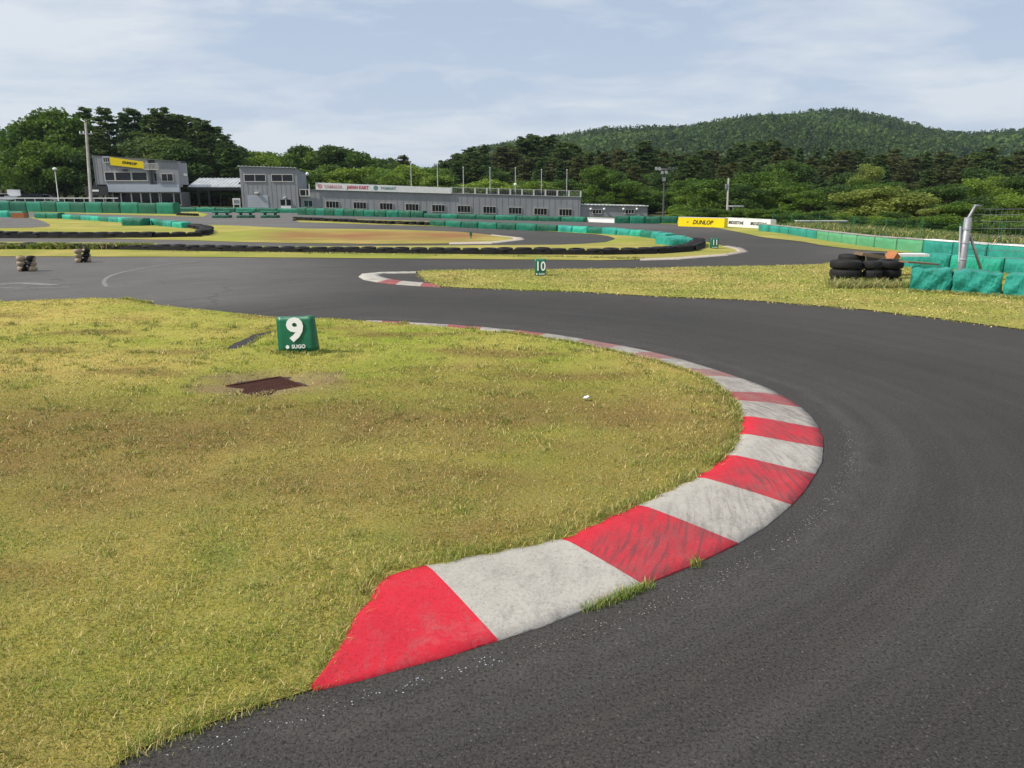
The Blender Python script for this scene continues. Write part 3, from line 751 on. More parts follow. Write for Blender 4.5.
# ------------------------------------------------------------------ marker boards
def marker(px0, px1, pyb, hgt, num, label, size, depth=.07, small=True, rz=0.0, tilt=0.0):
    small9 = num == '9'
    a = P((px0+px1)/2, pyb); dpt = a.y/ray((px0+px1)/2, pyb).y
    w = (px1-px0)/F*dpt
    r = empty('marker_board', (a.x, a.y, .062 if small9 else .02), rz); tag(r, label, 'marker board')
    r.rotation_euler = (0, tilt, rz)
    bm = newbm(); n = 8; vs = {}
    # cloth-covered box, slightly slack
    for side, y in ((0, 0.0), (1, depth)):
        for i in range(n+1):
            for j in range(n+1):
                x = -w/2+w*i/n; z = hgt*j/n
                lean = -.035*(1-z/hgt) if side == 0 else .035*(1-z/hgt)
                k = math.sin(math.pi*i/n)*math.sin(math.pi*j/n)
                zz = z-.006*math.sin(math.pi*i/n)*(j == n)
                vs[side,i,j] = bm.verts.new((x*(1+.02*(1-j/n)), y+lean+(.008*math.sin(i*1.7+j*1.1)*k)*(1 if side else -1), zz))
    for i in range(n):
        for j in range(n):
            bm.faces.new([vs[0,i,j],vs[0,i+1,j],vs[0,i+1,j+1],vs[0,i,j+1]]); bm.faces.new([vs[1,i,j],vs[1,i,j+1],vs[1,i+1,j+1],vs[1,i+1,j]])
    for i in range(n):
        bm.faces.new([vs[0,i,n],vs[0,i+1,n],vs[1,i+1,n],vs[1,i,n]]); bm.faces.new([vs[0,i,0],vs[1,i,0],vs[1,i+1,0],vs[0,i+1,0]])
        bm.faces.new([vs[0,0,i],vs[0,0,i+1],vs[1,0,i+1],vs[1,0,i]]); bm.faces.new([vs[0,n,i],vs[1,n,i],vs[1,n,i+1],vs[0,n,i+1]])
    obj_bm('board', bm, M['signgreen'], r, smooth=True)
    an = math.pi/2-math.atan(.035/hgt)
    text_obj('number', num, size, M['whitetxt'], r, ext=.003, bold=size*(.04 if small9 else .015), loc=(.01*w, -.035*.36-.014, hgt*(.61 if small9 else .58)), rot=(an,0,0), sx=1.12 if len(num)==1 else .8)
    if small:
        text_obj('lettering', 'SUGO', size*.17, M['whitetxt'], r, ext=.002, bold=.0012, loc=(.028, -.040, hgt*.155), rot=(an,0,0))
        bm = newbm(); bmesh.ops.create_circle(bm, cap_ends=True, radius=size*.062, segments=16)
        o = obj_bm('emblem', bm, M['whitetxt'], r); o.location = (-.085*size/.3, -.043, hgt*.155); o.rotation_euler = (an,0,0)
    return r
marker(280, 317, 357.0, .375, '9', 'green board with a large white 9 standing on the near turf', .33, tilt=-.05, rz=-.10)
marker(535, 545.6, 277.5, .36, '10', 'small green board with white 10 standing on the middle turf wedge', .27, depth=.14)
marker(711, 718, 249.5, .33, '11', 'small green board with white 11 at the far corner by the tyre wall', .24, depth=.14)
# ------------------------------------------------------------------ tyres
def tyre_bm(bm, R=.30, r=.085, w=.19, T=None, n=22, hole=.16, mi=0):
    prof = [(hole, -w*.36),(hole+.02,-w*.48),(R-.05,-w*.5),(R-.012,-w*.40),(R,-w*.2),(R,w*.2),(R-.012,w*.40),(R-.05,w*.5),(hole+.02,w*.48),(hole,w*.36)]
    T = T or Matrix(); rings = []
    for k in range(n):
        a = 2*math.pi*k/n; rings.append([bm.verts.new(T@Vector((p*math.cos(a), p*math.sin(a), z))) for p, z in prof])
    m = len(prof)
    for k in range(n):
        for j in range(m-1):
            f = bm.faces.new([rings[k][j], rings[(k+1)%n][j], rings[(k+1)%n][j+1], rings[k][j+1]]); f.smooth = True; f.material_index = mi
def tyre_obj(name, parent, loc, rot=(0,0,0), R=.3, w=.19, mat=None):
    bm = newbm(); tyre_bm(bm, R=R, w=w, hole=R*.55); bmesh.ops.recalc_face_normals(bm, faces=bm.faces)
    o = obj_bm(name, bm, mat or M['rubber'], parent); o.location = loc; o.rotation_euler = rot; return o
# striped tyre bundles on the old asphalt
def m_stripe():
    n = N('striped_tyre_paint'); g = n.n('ShaderNodeTexCoord').outputs['Object']
    sep = n.n('ShaderNodeSeparateXYZ'); n.l(g, sep.inputs[0])
    u = n.math('ADD', sep.outputs[0], n.math('MULTIPLY', sep.outputs[2], -.45))
    nz = n.noise(g, 14, 3, .6)
    u = n.math('ADD', u, n.math('MULTIPLY', nz, .03))
    s = n.ramp(n.math('ADD', n.math('MULTIPLY', u, 1.5), .5), [(.0,(1,1,1)),(.36,(1,1,1)),(.38,(0,0,0)),(.60,(0,0,0)),(.62,(1,1,1))])
    c = n.mix(s, (.014,.013,.013), n.mix(n.noise(g, 18, 5, .7), (.44,.36,.24), (.22,.16,.10)))
    return n.fin(c, .75, .25)
M['stripe'] = m_stripe()
def bundle(px, py, wpx, label, rz, k=3):
    a = P(px, py); dpt = a.y/ray(px,py).y; wd = wpx/F*dpt; R = wd/4
    r = empty('tyre_bundle', (a.x, a.y+R, 0), rz); tag(r, label, 'tyre bundle')
    hh = .115
    for i in (-1,1):
        for j in range(k):
            bm = newbm(); tyre_bm(bm, R=R*1.02, w=hh, hole=R*.5, n=20, T=Matrix.Translation((i*R, random.uniform(-.01,.01), hh*(j+.5))))
            bmesh.ops.recalc_face_normals(bm, faces=bm.faces)
            obj_bm('tyre', bm, M['stripe'], r)
    bm = newbm(); tube(bm, [(-2*R,0,hh*1.5),(-2.03*R*.8,-R*.75,hh*1.5),(-R,-R*1.05,hh*1.5),(R,-R*1.05,hh*1.5),(2.03*R*.8,-R*.75,hh*1.5),(2*R,0,hh*1.5)], .006, 6); obj_bm('strap', bm, M['darkmetal'], r)
bundle(25, 271.6, 18, 'stack of old tyres painted tan with a black slanting stripe, nearer the left edge', .1)
bundle(81.5, 262.6, 14.5, 'darker stack of old tyres with a thin tan stripe, behind the other stack', .75)
# ------------------------------------------------------------------ barrier blocks
def polyline_slots(pts, length, gap=.03, start=0.0):
    L = [Vector((p[0],p[1])) for p in pts]; cum = [0]
    for a, b in zip(L, L[1:]): cum.append(cum[-1]+(b-a).length)
    n = max(1, int(round((cum[-1]-start)/(length+gap)))); step = (cum[-1]-start)/n
    def at(s):
        i = 0
        while i < len(cum)-2 and cum[i+1] < s: i += 1
        return L[i].lerp(L[i+1], (s-cum[i])/max(1e-9,cum[i+1]-cum[i]))
    out = []
    for k in range(n):
        a, b = at(start+k*step), at(start+(k+1)*step); d = b-a
        out.append(((a+b)/2, math.atan2(d.y,d.x), d.length-gap))
    return out
def soft_box(bm, L, D, Hh, seed=0, nx=12, nz=4, bulge=.02, wob=.012, mi=0, toplow=0.0):
    """a wrapped block: rounded edges, slack cloth, uneven top"""
    rnd = random.Random(seed); ph = [rnd.uniform(0,6) for _ in range(6)]
    prof = [(-D/2-bulge*.3,0),(-D/2-bulge,Hh*.3),(-D/2-bulge,Hh*.65),(-D/2-.005,Hh*.92),(-D/2+.05,Hh*.995),(0,Hh*(1-toplow)),(D/2-.05,Hh*.995),(D/2+.005,Hh*.92),(D/2+bulge,Hh*.5),(D/2+bulge*.3,0)]
    rings = []
    for i in range(nx+1):
        x = -L/2+L*i/nx; e = 1-.10*(abs(2*i/nx-1)**10)
        rg = []
        for j, (y, z) in enumerate(prof):
            w1 = wob*math.sin(x*7+ph[0]+j*.9)+wob*.7*math.sin(x*13+ph[1]-j*1.3)
            zz = z*(.97+.03*e)+(0 if z == 0 else wob*.9*math.sin(x*4.3+ph[2])+wob*.5*math.sin(x*11+ph[3]))
            rg.append(bm.verts.new((x, y*e+w1*(0 if z==0 else 1)*(1 if y < 0 else -1), zz)))
        rings.append(rg)
    m = len(prof)
    for i in range(nx):
        for j in range(m-1):
            f = bm.faces.new([rings[i][j],rings[i+1][j],rings[i+1][j+1],rings[i][j+1]]); f.smooth = True; f.material_index = mi
    bm.faces.new(rings[0]); bm.faces.new(rings[-1][::-1])
def block_mesh(name, L, D, Hh, mat, seed, **kw):
    bm = newbm(); soft_box(bm, L, D, Hh, seed, **kw); bmesh.ops.recalc_face_normals(bm, faces=bm.faces)
    bm.normal_update(); me = bpy.data.meshes.new(name); bm.to_mesh(me); bm.free(); me.materials.append(mat); return me
def tarp_row(pxpts, length, D, hs, mats, cat, lab, group, name='tarp_barrier', endhs=None, dy=None, z=0.0):
    slots = polyline_slots(W(pxpts), length); N_ = len(slots)
    for k, (c, a, L) in enumerate(slots):
        t = k/max(1,N_-1); hh = hs if endhs is None else hs+(endhs-hs)*t
        me = block_mesh(name, L, D, hh*random.uniform(.96,1.04), mats[k%len(mats)], k*7+int(length*10))
        o = link(bpy.data.objects.new(name, me)); o.location = (c.x+math.sin(-a)*(-D/2)*-1*0, c.y+D/2, z); o.rotation_euler = (0,0,a)
        tag(o, lab(k, N_), cat, group)
def ordlab(txt, tail, rev=False): return lambda k, n: f'{txt}, {ordn(n-1-k if rev else k)} from {tail}'
# tall dark row at the far left
tarp_row([(-60,211.2),(22,211.8),(60,212.4),(90,213),(148,213.8),(176,214.3)], 2.2, .7, 1.05, [M['tarpdark'],M['tarp'],M['tarpdark'],M['tarp']], 'barrier', ordlab('tall dark green tarp block before the control building','the right end',True), 'tall green tarp barrier at the far left', endhs=.95)
tarp_row([(-60,207.5),(22,208)], 2.2, .6, .8, [M['tarp'],M['tarplite']], 'barrier', ordlab('green block behind the tall row at far left','its right end',True), 'green blocks farthest left')
tarp_row([(178,211.5),(300,213)], 2.4, .4, .42, [M['tarpdark'],M['tarp']], 'barrier', ordlab('low green rail block before the garage','its left end'), 'low green rail blocks before the garages')
tarp_row([(299,214.8),(340,215.8),(380,216.8),(425,217.6)], 1.15, .5, .60, [M['tarpdark'],M['tarpdark'],M['tarp'],M['tarpdark'],M['tarp']], 'barrier', ordlab('tall green netted block before the long building','the left end'), 'green netted barrier before the long building', endhs=.47)
tarp_row([(426,217.9),(500,220),(587,222)], 1.7, .5, .33, [M['tarpdark'],M['tarp'],M['tarpdark']], 'barrier', ordlab('low dark green block before the long building','the left end'), 'low dark green barrier before the long building', endhs=.30)
tarp_row([(615,223.2),(678,223.9)], .95, .4, .42, [M['tarpdark'],M['tarp'],M['tarpdark']], 'barrier', ordlab('dark green block left of the yellow banner','the left end'), 'dark green blocks left of the yellow banner')
for x0, x1, lb in ((213.5,231,'leftmost'),(238,254,'middle'),(262,279,'rightmost')):
    a, b = P(x0,217.8), P(x1,217.8); r = empty('planter_barrier', ((a.x+b.x)/2, a.y, 0)); w = b.x-a.x
    tag(r, f'{lb} of three short green barrier trestles standing on the far asphalt', 'barrier', 'three green trestles on the far asphalt')
    r2 = link(bpy.data.objects.new('base', block_mesh('base', w, .6, .20, M['tarpdark'], 3)), r)
    for s in (-1,1):
        bm = newbm(); bx(bm, s*w*.30-.08, s*w*.30+.08, -.1,.1,.15,.36); obj_bm('leg', bm, M['darkmetal'], r)
    r3 = link(bpy.data.objects.new('top_rail', block_mesh('top_rail', w*1.05, .3, .16, M['tarp'], 5)), r); r3.location.z = .34
# low rows in the far-left field
tarp_row([(-70,218),(0,217.8),(24,218.2)], 1.5, .5, .50, [M['tarp'],M['tarplite']], 'barrier', ordlab('low tarp block left of the orange box','that box',True), 'low tarp blocks by the grey pocket')
tarp_row([(36,218.8),(60,219.3)], 1.6, .5, .42, [M['tarp']], 'barrier', ordlab('low green block right of the orange box','that box'), 'low blocks right of the rusty box')
tarp_row([(64,219.6),(90,221),(120,223),(142,224.6),(185,229)], 1.5, .5, .33, [M['tarplite'],M['tarp'],M['teal']], 'barrier', ordlab('pale green tarp block in the left field row','its left end'), 'pale tarp blocks running to the tyre bend')
a = P(134,226.4); me = block_mesh('tarp_barrier', 1.15, .9, .42, M['tarp'], 91); o = link(bpy.data.objects.new('tarp_barrier', me)); o.location = (a.x, a.y+.3, 0); tag(o, 'bulky square green tarp block standing in front of the low pale row', 'barrier')
a = P(20,218.6); bm = newbm(); bx(bm,-.45,.45,-.2,.2,0,.4); bmesh.ops.bevel(bm, geom=bm.edges, offset=.04, segments=2); o = obj_bm('crate', bm, M['orange']); o.location = (a.x,a.y,0); tag(o, 'faded orange box between the low green blocks at far left', 'crate')
# green row on the upper side of the tyre island
tarp_row([(432,226),(480,228.3),(528,230.4),(560,231.9)], 1.25, .4, .31, [M['tarpdark'],M['tarp'],M['tarpdark'],M['tarp']], 'barrier', ordlab('low green block along the far track','the tyre wall'), 'low green blocks along the far track')
tarp_row([(561,232),(600,234.2),(629,236.2),(655,239),(672,242.5)], 1.0, .42, .29, [M['teal'],M['tarplite'],M['tarp'],M['teal']], 'barrier', ordlab('teal tarp block curving to the hairpin tip','the left'), 'teal tarp blocks at the hairpin tip')
for i, (x, y, L, sd) in enumerate(((672,245.4,.9,11),(681,247,.75,12))):
    a = P(x,y); o = link(bpy.data.objects.new('tarp_barrier', block_mesh('tarp_barrier', L, .6, .30, M['teal'], sd))); o.location = (a.x,a.y+.2,0); o.rotation_euler = (0,0,.5-.5*i)
    tag(o, ['crumpled teal tarp block inside the hairpin tip, touching the turf','crumpled teal tarp block wedged against the black tyres at the hairpin tip'][i], 'barrier')
# belted tyre rows
def tyre_block(L, R=.24, h=.115, k=2, belt=True, seed=0, name='tyre_barrier'):
    bm = newbm(); rnd = random.Random(seed); n = max(1, int(round(L/(2*R))))
    for i in range(n):
        for j in range(k):
            T = Matrix.Translation((-L/2+R+i*(L-2*R)/max(1,n-1)+rnd.uniform(-.01,.01), rnd.uniform(-.03,.03), h*(j+.5)+rnd.uniform(-.004,.012)))@Matrix.Rotation(rnd.uniform(-.06,.06),4,'X')
            tyre_bm(bm, R=R, w=h*.97, hole=R*.55, n=14, T=T)
    if belt:
        soft_y = -R-.012
        for i in range(n*2):
            x0, x1 = -L/2+i*L/(2*n), -L/2+(i+1)*L/(2*n)
            zz = h*k*(.78+.12*rnd.random()); v = [bm.verts.new(p) for p in ((x0,soft_y+.008*math.sin(i*2.1),.0),(x1,soft_y+.008*math.sin(i*2.1+2.1),.0),(x1,soft_y+.01,zz),(x0,soft_y+.01,zz))]
            bm.faces.new(v)
    bmesh.ops.recalc_face_normals(bm, faces=bm.faces)
    me = bpy.data.meshes.new(name); bm.to_mesh(me); bm.free(); me.materials.append(M['rubber']); return me
TB = [tyre_block(1.55, seed=s) for s in range(4)]
TBs = [tyre_block(1.55, seed=s+9, belt=False) for s in range(4)]
def tyre_row(pxpts, lab, group, meshes=TB, length=1.55, sc=1.0, gap=-.02):
    sl = polyline_slots(W(pxpts), length*sc, gap)
    for k, (c, a, L) in enumerate(sl):
        o = link(bpy.data.objects.new('tyre_barrier', meshes[(k*3)%4])); o.location = (c.x, c.y+.22, 0); o.rotation_euler = (0,0,a+random.uniform(-.02,.02)); o.scale = (L/length, sc, sc*random.uniform(.76,.96))
        tag(o, lab(k, len(sl)), 'tyre barrier', group)
tyre_row([(-120,249.5),(0,250),(100,250.5),(200,252.3),(300,253.6),(380,254.6),(500,255.8),(600,256.2),(654,255.4),(688,252.8)], ordlab('black tyre block in the long wall behind the near track','its right end',True), 'black tyre blocks of the long near wall')
tyre_row([(688,252.8),(698,249),(697,245)], ordlab('black tyre block closing the tip by board 11','its near end'), 'black tyre blocks at the hairpin tip', sc=1.15)
tyre_row([(-120,237.8),(0,238),(60,238.2),(110,238.4),(180,238.4),(200,237.6)], ordlab('black tyre block across the left field','the right end',True), 'black tyre blocks across the left field', sc=1.2)
tyre_row([(200,237),(207,233.5),(202,230.5),(188,228.3)], ordlab('black tyre block in the left field bend','its near end'), 'black tyre blocks in the left bend', meshes=TBs, sc=1.2)
tyre_row([(294,220.6),(340,222.5),(380,224.4),(432,226)], ordlab('black tyre block in the short far wall','its left end'), 'black tyre blocks of the short far wall', meshes=TBs, sc=1.1)
tyre_row([(177,215.5),(196,216.2)], ordlab('loose black tyres below the control building','the left'), 'loose tyres below the control tower', meshes=TBs, sc=1.1)
# ------------------------------------------------------------------ weeds
def weeds(name, centres, hgt, n, label, col=(.12,.17,.04), sp=.12, wid=.006):
    pts = np.array([(c[0]+random.gauss(0,sp), c[1]+random.gauss(0,sp*.6)) for c in centres for _ in range(n)])
    cf = lambda x,y: np.tile(np.array(col),(len(x),1))
    blades(name, None, pts, flat(0.01), hgt, wid, cf, per=5, label=label, spread=.03, cat='weeds')
cs = [P(x,250+.3*random.random()) for x in np.concatenate([rng.uniform(-20,22,26), rng.uniform(32,75,40), rng.uniform(80,110,22), rng.uniform(120,150,34)])]
weeds('weeds', cs, .15, 26, 'rank green weeds growing through the left end of the long tyre wall', (.13,.20,.035), wid=.012)
cs = [P(x,251+.014*(x-100)+random.random()) for x in rng.uniform(150,640,150)]
weeds('weeds', cs, .045, 6, 'sparse grass tufts along the foot of the long tyre wall', (.22,.24,.06), wid=.010)
cs = [P(x,289+random.random()*1.5) for x in rng.uniform(834,915,90)]
weeds('weeds', cs[:60], .15, 8, 'tall seeding weeds round the stacked tyres', (.30,.33,.13), sp=.06, wid=.004)
cs = [P(x,292+(x-910)*.075+random.random()*1.5) for x in rng.uniform(900,1060,110)]
weeds('weeds', cs, .06, 9, 'short weeds along the foot of the teal tarp blocks', (.22,.26,.06), sp=.06, wid=.005)
# ------------------------------------------------------------------ right-hand tyre stacks and tarp blocks
def stack(px, pyb, n, R, lab, yoff=0.0):
    a = P(px, pyb)
    names = ['bottom','second','third','top']
    for j in range(n):
        bm = newbm(); tyre_bm(bm, R=R, w=.163, hole=R*.56, n=28); bmesh.ops.recalc_face_normals(bm, faces=bm.faces)
        o = obj_bm('tyre', bm, M['rubber']); o.location = (a.x+random.uniform(-.02,.02), a.y+R+yoff+random.uniform(-.02,.02), .005+.165*(j+.5)); o.rotation_euler = (random.uniform(-.03,.03),random.uniform(-.03,.03),0)
        wh = 'top' if j == n-1 else names[j]
        tag(o, f'black tyre, {wh} of {lab}', 'tyre', 'tyres stacked at the end of the teal barrier')
stack(850.5, 288.5, 3, .285, 'the leftmost stack before the teal blocks')
stack(874, 288.5, 3, .17, 'the narrow second stack before the teal blocks')
stack(893, 287.5, 3, .24, 'the weedy third stack before the teal blocks')
stack(862, 282, 3, .26, 'the stack behind the leftmost one', .35)
stack(889, 280, 3, .27, 'the rear stack under the orange box', .2)
a = P(899, 283); r = empty('crate', (a.x+.05, a.y+.45, .40), .3); r.rotation_euler = (.2,-.9,.3); r.scale = (.72,.72,.72); tag(r, 'tilted orange plastic box lying on top of the tyre stacks', 'crate')
bm = newbm(); bx(bm,-.15,.15,-.13,.13,0,.02); 
for s in (-1,1): bx(bm, s*.15-.008, s*.15+.008,-.14,.14,.0,.20); bx(bm,-.142,.142, s*.132-.008, s*.132+.008,.001,.198)
obj_bm('body', bm, M['orange'], r)
bm = newbm(); bx(bm,-.165,.165,-.15,.15,.198,.215); obj_bm('lid', bm, M['orange'], r)
a = P(884, 283); bm = newbm(); bx(bm,-.28,.2,-.2,.2,0,.06, M=Matrix.Rotation(.15,4,'Y')); bmesh.ops.bevel(bm, geom=bm.edges, offset=.02, segments=1); o = obj_bm('sandbag', bm, M['soil']); o.location = (a.x-.1,a.y+.45,.47); tag(o, 'brown sagging sack lying left of the orange box', 'sack')
def wrinkled(px0,pb0,px1,pb1, top0, top1, label, seed, D=.55, mat='teal'):
    a, b = P(px0,pb0), P(px1,pb1); d = b-a; L = d.length; ang = math.atan2(d.y,d.x)
    dp = (a.y+b.y)/2/ray((px0+px1)/2,(pb0+pb1)/2).y; hh = ((pb0-top0)+(pb1-top1))/2/F*dp*1.08
    rnd = random.Random(seed); ph = [rnd.uniform(0,6) for _ in range(8)]
    nx, nz = 44, 16; bm = newbm(); R = {}
    prof = []
    for j in range(nz+1): prof.append((-D/2, hh*j/nz, 1))
    for j in range(1,7): prof.append((-D/2+D*j/6, hh, 0))
    for j in range(1,6): prof.append((D/2, hh*(1-j/5), 1))
    for i in range(nx+1):
        x = -L/2+L*i/nx; e = abs(2*i/nx-1)
        for j, (y, z, s) in enumerate(prof):
            sw = .014*math.sin(x*9+z*14+ph[0])+.012*math.sin(x*21-z*17+ph[1])+.010*abs(math.sin(x*15+z*33+ph[2]))+.03*math.sin(math.pi*z/hh)*(1-e**4)
            yy = y-sw if y < 0 and s else y+(sw*.4 if s else 0)
            zz = z-(.025*math.sin(x*5+ph[3])**2+.02*math.sin(x*13+ph[4])**2+.03*e**6)*(z/hh)
            xx = x+.012*math.sin(z*20+ph[5])*e
            R[i,j] = bm.verts.new((xx, yy*(1-.08*e**8), zz))
    for i in range(nx):
        for j in range(len(prof)-1):
            f = bm.faces.new([R[i,j],R[i+1,j],R[i+1,j+1],R[i,j+1]]); f.smooth = True
    for i in (0,nx): bm.faces.new([R[i,j] for j in range(len(prof))])
    bmesh.ops.recalc_face_normals(bm, faces=bm.faces)
    o = obj_bm('tarp_barrier', bm, M[mat]); o.location = ((a.x+b.x)/2-math.sin(ang)*D/2, (a.y+b.y)/2+math.cos(ang)*D/2, 0); o.rotation_euler = (0,0,ang)
    tag(o, label, 'barrier', 'teal tarp blocks in the front row'); return o, hh
wrinkled(910,293,950,295, 270,270.5, 'crumpled teal tarp block next to the tyre stacks, slack at its top', 1)
wrinkled(951,295.5,1000,298, 272,274, 'wrinkled teal tarp block under the steel post', 2)
wrinkled(1002,298.5,1052,302, 275,277, 'wrinkled teal tarp block cut by the right edge of the picture', 3)
wrinkled(1054,302.5,1110,306, 277,280, 'teal tarp block beyond the right edge', 4)
# what fills the open top of the blocks: boards
a = P(925,292); bm = newbm(); bx(bm,-.32,.28,-.14,.14,0,.03); o = obj_bm('board', bm, M['soil']); o.location = (a.x,a.y+.30,.475); o.rotation_euler = (0,.08,.1); tag(o, 'brown board lying on the crumpled teal block', 'board')
a = P(915,280); bm = newbm(); bx(bm,-.5,.35,-.15,.15,0,.05); o = obj_bm('board', bm, M['white']); o.location = (a.x+.1,a.y+.55,.44); tag(o, 'white board lying behind the crumpled teal block', 'board')
tarp_row([(906,268.5),(945,271),(985,273.5),(1024,276),(1070,279)], .95, .4, .36, [M['teal'],M['tarplite'],M['teal']], 'barrier', ordlab('teal block in the row behind the front tarps','the left'), 'teal blocks of the middle row')
# ------------------------------------------------------------------ light green barrier along the outside
def outer_barrier():
    bp = [(763,231),(790,234.2),(825,240),(866,246),(890,249),(917,252),(946,255),(985,259),(1024,262.5),(1080,268)]
    hs = [.30,.33,.34,.37,.38,.40,.42,.42,.42,.42]
    sl = polyline_slots(smooth_line(W(bp),4), 1.15, .02)
    for k, (c, a, L) in enumerate(sl):
        t = k/len(sl); px = 512+F*c.x/c.y*cp
        hh = float(np.interp(px,[763,825,866,917,1024],[.33,.36,.37,.41,.44]))
        lite = px > 917 or px < 812
        r = empty('plastic_barrier', (c.x, c.y+.2, 0), a)
        tag(r, f"{'teal' if lite else 'light green'} white-edged barrier block, {ordn(k)} from the white banner", 'barrier', 'light green barrier along the outside')
        link(bpy.data.objects.new('body', block_mesh('body', L, .38, hh*.93, M['teal'] if lite else M['mint'], k, bulge=.008, wob=.004)), r)
        bm = newbm(); bx(bm, -L/2,L/2,-.17,.17,0,hh*.06); bmesh.ops.bevel(bm, geom=bm.edges, offset=.012, segments=1); o = obj_bm('top_edge', bm, M['white'] if px > 917 else M['concrete'], r); o.location.z = hh*.93
outer_barrier()
# long banners
def banner(x0,x1,t0,t1,b0,b1, name, label, mat, texts, cat='banner'):
    a, b = P(x0,b0), P(x1,b1); d = b-a; L = d.length; ang = math.atan2(d.y,d.x)
    dp = lambda p, px, py: p.y/ray(px,py).y
    h0 = (b0-t0)/F*dp(a,x0,b0); h1 = (b1-t1)/F*dp(b,x1,b1); hh = (h0+h1)/2
    r = empty(name, ((a.x+b.x)/2,(a.y+b.y)/2,0), ang); tag(r, label, cat)
    bm = newbm(); bx(bm,-L/2,L/2,0,.35,0,hh*.96); bmesh.ops.bevel(bm, geom=bm.edges, offset=.02, segments=1)
    obj_bm('panel', bm, mat, r)
    bm = newbm(); bx(bm,-L/2,L/2,-.01,.3,hh*.961,hh*.99); obj_bm('top_edge', bm, M['white'], r)
    for (body, cx, size, m, sx, sh) in texts:
        text_obj('lettering', body, size*hh, m, r, ext=.004, bold=.012*hh, loc=(cx*L, -.006, hh*.47), sx=sx, shear=sh)
banner(678,724,217.2,218,226.2,227.8, 'banner', 'yellow banner wall with black lettering beside the far bend', M['yellow'], [('DUNLOP', .04, .60, M['black'], 1.0, .25),('>', -.29, .45, M['orange'], .9, .2)])
banner(725,770,217.6,219.8,226.5,229.3, 'banner', 'white banner wall with grey lettering beside the far bend', M['white'], [('BRIDGESTONE', -.25, .46, M['black'], .86, .15),('BRIDGESTONE', .25, .46, M['black'], .86, .15)])
bp0, bp1 = P(586,221.8), P(615,223)
r = empty('low_wall', ((bp0.x+bp1.x)/2,(bp0.y+bp1.y)/2,0), math.atan2(bp1.y-bp0.y,bp1.x-bp0.x)); tag(r, 'low white wall between the dark green barriers by the annex', 'wall')
bm = newbm(); L = (bp1-bp0).length; bx(bm,-L/2,L/2,0,.2,0,.24); obj_bm('panel', bm, M['white'], r)
bm = newbm(); bx(bm,-L/2,L/2,-.02,.24,.241,.28); obj_bm('coping', bm, M['lightbluegrey'], r)
# ------------------------------------------------------------------ catch fence at the right
def catch_fence():
    b = P(962,283); r = empty('catch_fence', (b.x, b.y, 0)); tag(r, 'leaning thick steel post with brace and horizontal fence wires above the teal blocks', 'fence')
    loc = lambda px, py, Y=b.y: At(px,py,Y)-Vector((b.x,b.y,0))
    base = loc(961,281); base.z = 0
    bm = newbm(); p0 = loc(961.2,272); p1 = loc(968.3,217.5); tube(bm, [base, p0, p1], .068, 18); obj_bm('post', bm, M['galv'], r)
    bm = newbm(); q = loc(975.5,205.5); tube(bm, [p1-Vector((0,0,.02)), p1+Vector((.03,-.01,.06)), q, q+Vector((.10,.0,-.02))], .028, 10); obj_bm('arm', bm, M['galv'], r)
    bm = newbm(); s = loc(970,235.5); e = loc(979.5,274); e.y -= .1; tube(bm, [loc(966.8,237), s, e], .026, 10); tube(bm, [e, Vector((e.x+.02,e.y,0))], .026, 8); obj_bm('brace', bm, M['galv'], r)
    bm = newbm(); tube(bm, [loc(959,262), loc(960.5,226)], .018, 8); obj_bm('side_rod', bm, M['galv'], r)
    bm = newbm(); t = (p1-p0)
    for k in (.25,.55,.8):
        c = p0+t*k; tube(bm, [c-t.normalized()*.02, c+t.normalized()*.02], .078, 14)
    obj_bm('clamp', bm, M['galv'], r)
    for i, (y0, y1) in enumerate(((208.8,209),(214.5,214.8),(221,221.5),(228,228.5),(235.3,236.2),(242.4,244),(249,251),(256,259))):
        bm = newbm(); x0 = 977 if i == 0 else 969-i*.9
        A = loc(x0,y0); B = loc(1024,y1); dd = B-A; tube(bm, [A, A.lerp(B,.5)+Vector((0,0,-.006)), B, A+dd*3.2], .0055 if i < 6 else .0045, 6); obj_bm('wire', bm, M['galv'], r)
    bm = newbm(); A = loc(985,209); C_ = loc(985,262)
    for k in range(26): tube(bm, [A+Vector((k*.11,0,0)), Vector((A.x+k*.11,A.y,C_.z))], .0022, 4, caps=False)
    obj_bm('wire_mesh', bm, M['galv'], r)
    # next post outside the picture
    bm = newbm(); pz = base+Vector((2.9,.1,0)); tube(bm, [pz, pz+Vector((.1,0,1.6))], .06, 14); obj_bm('post', bm, M['galv'], r)
catch_fence()
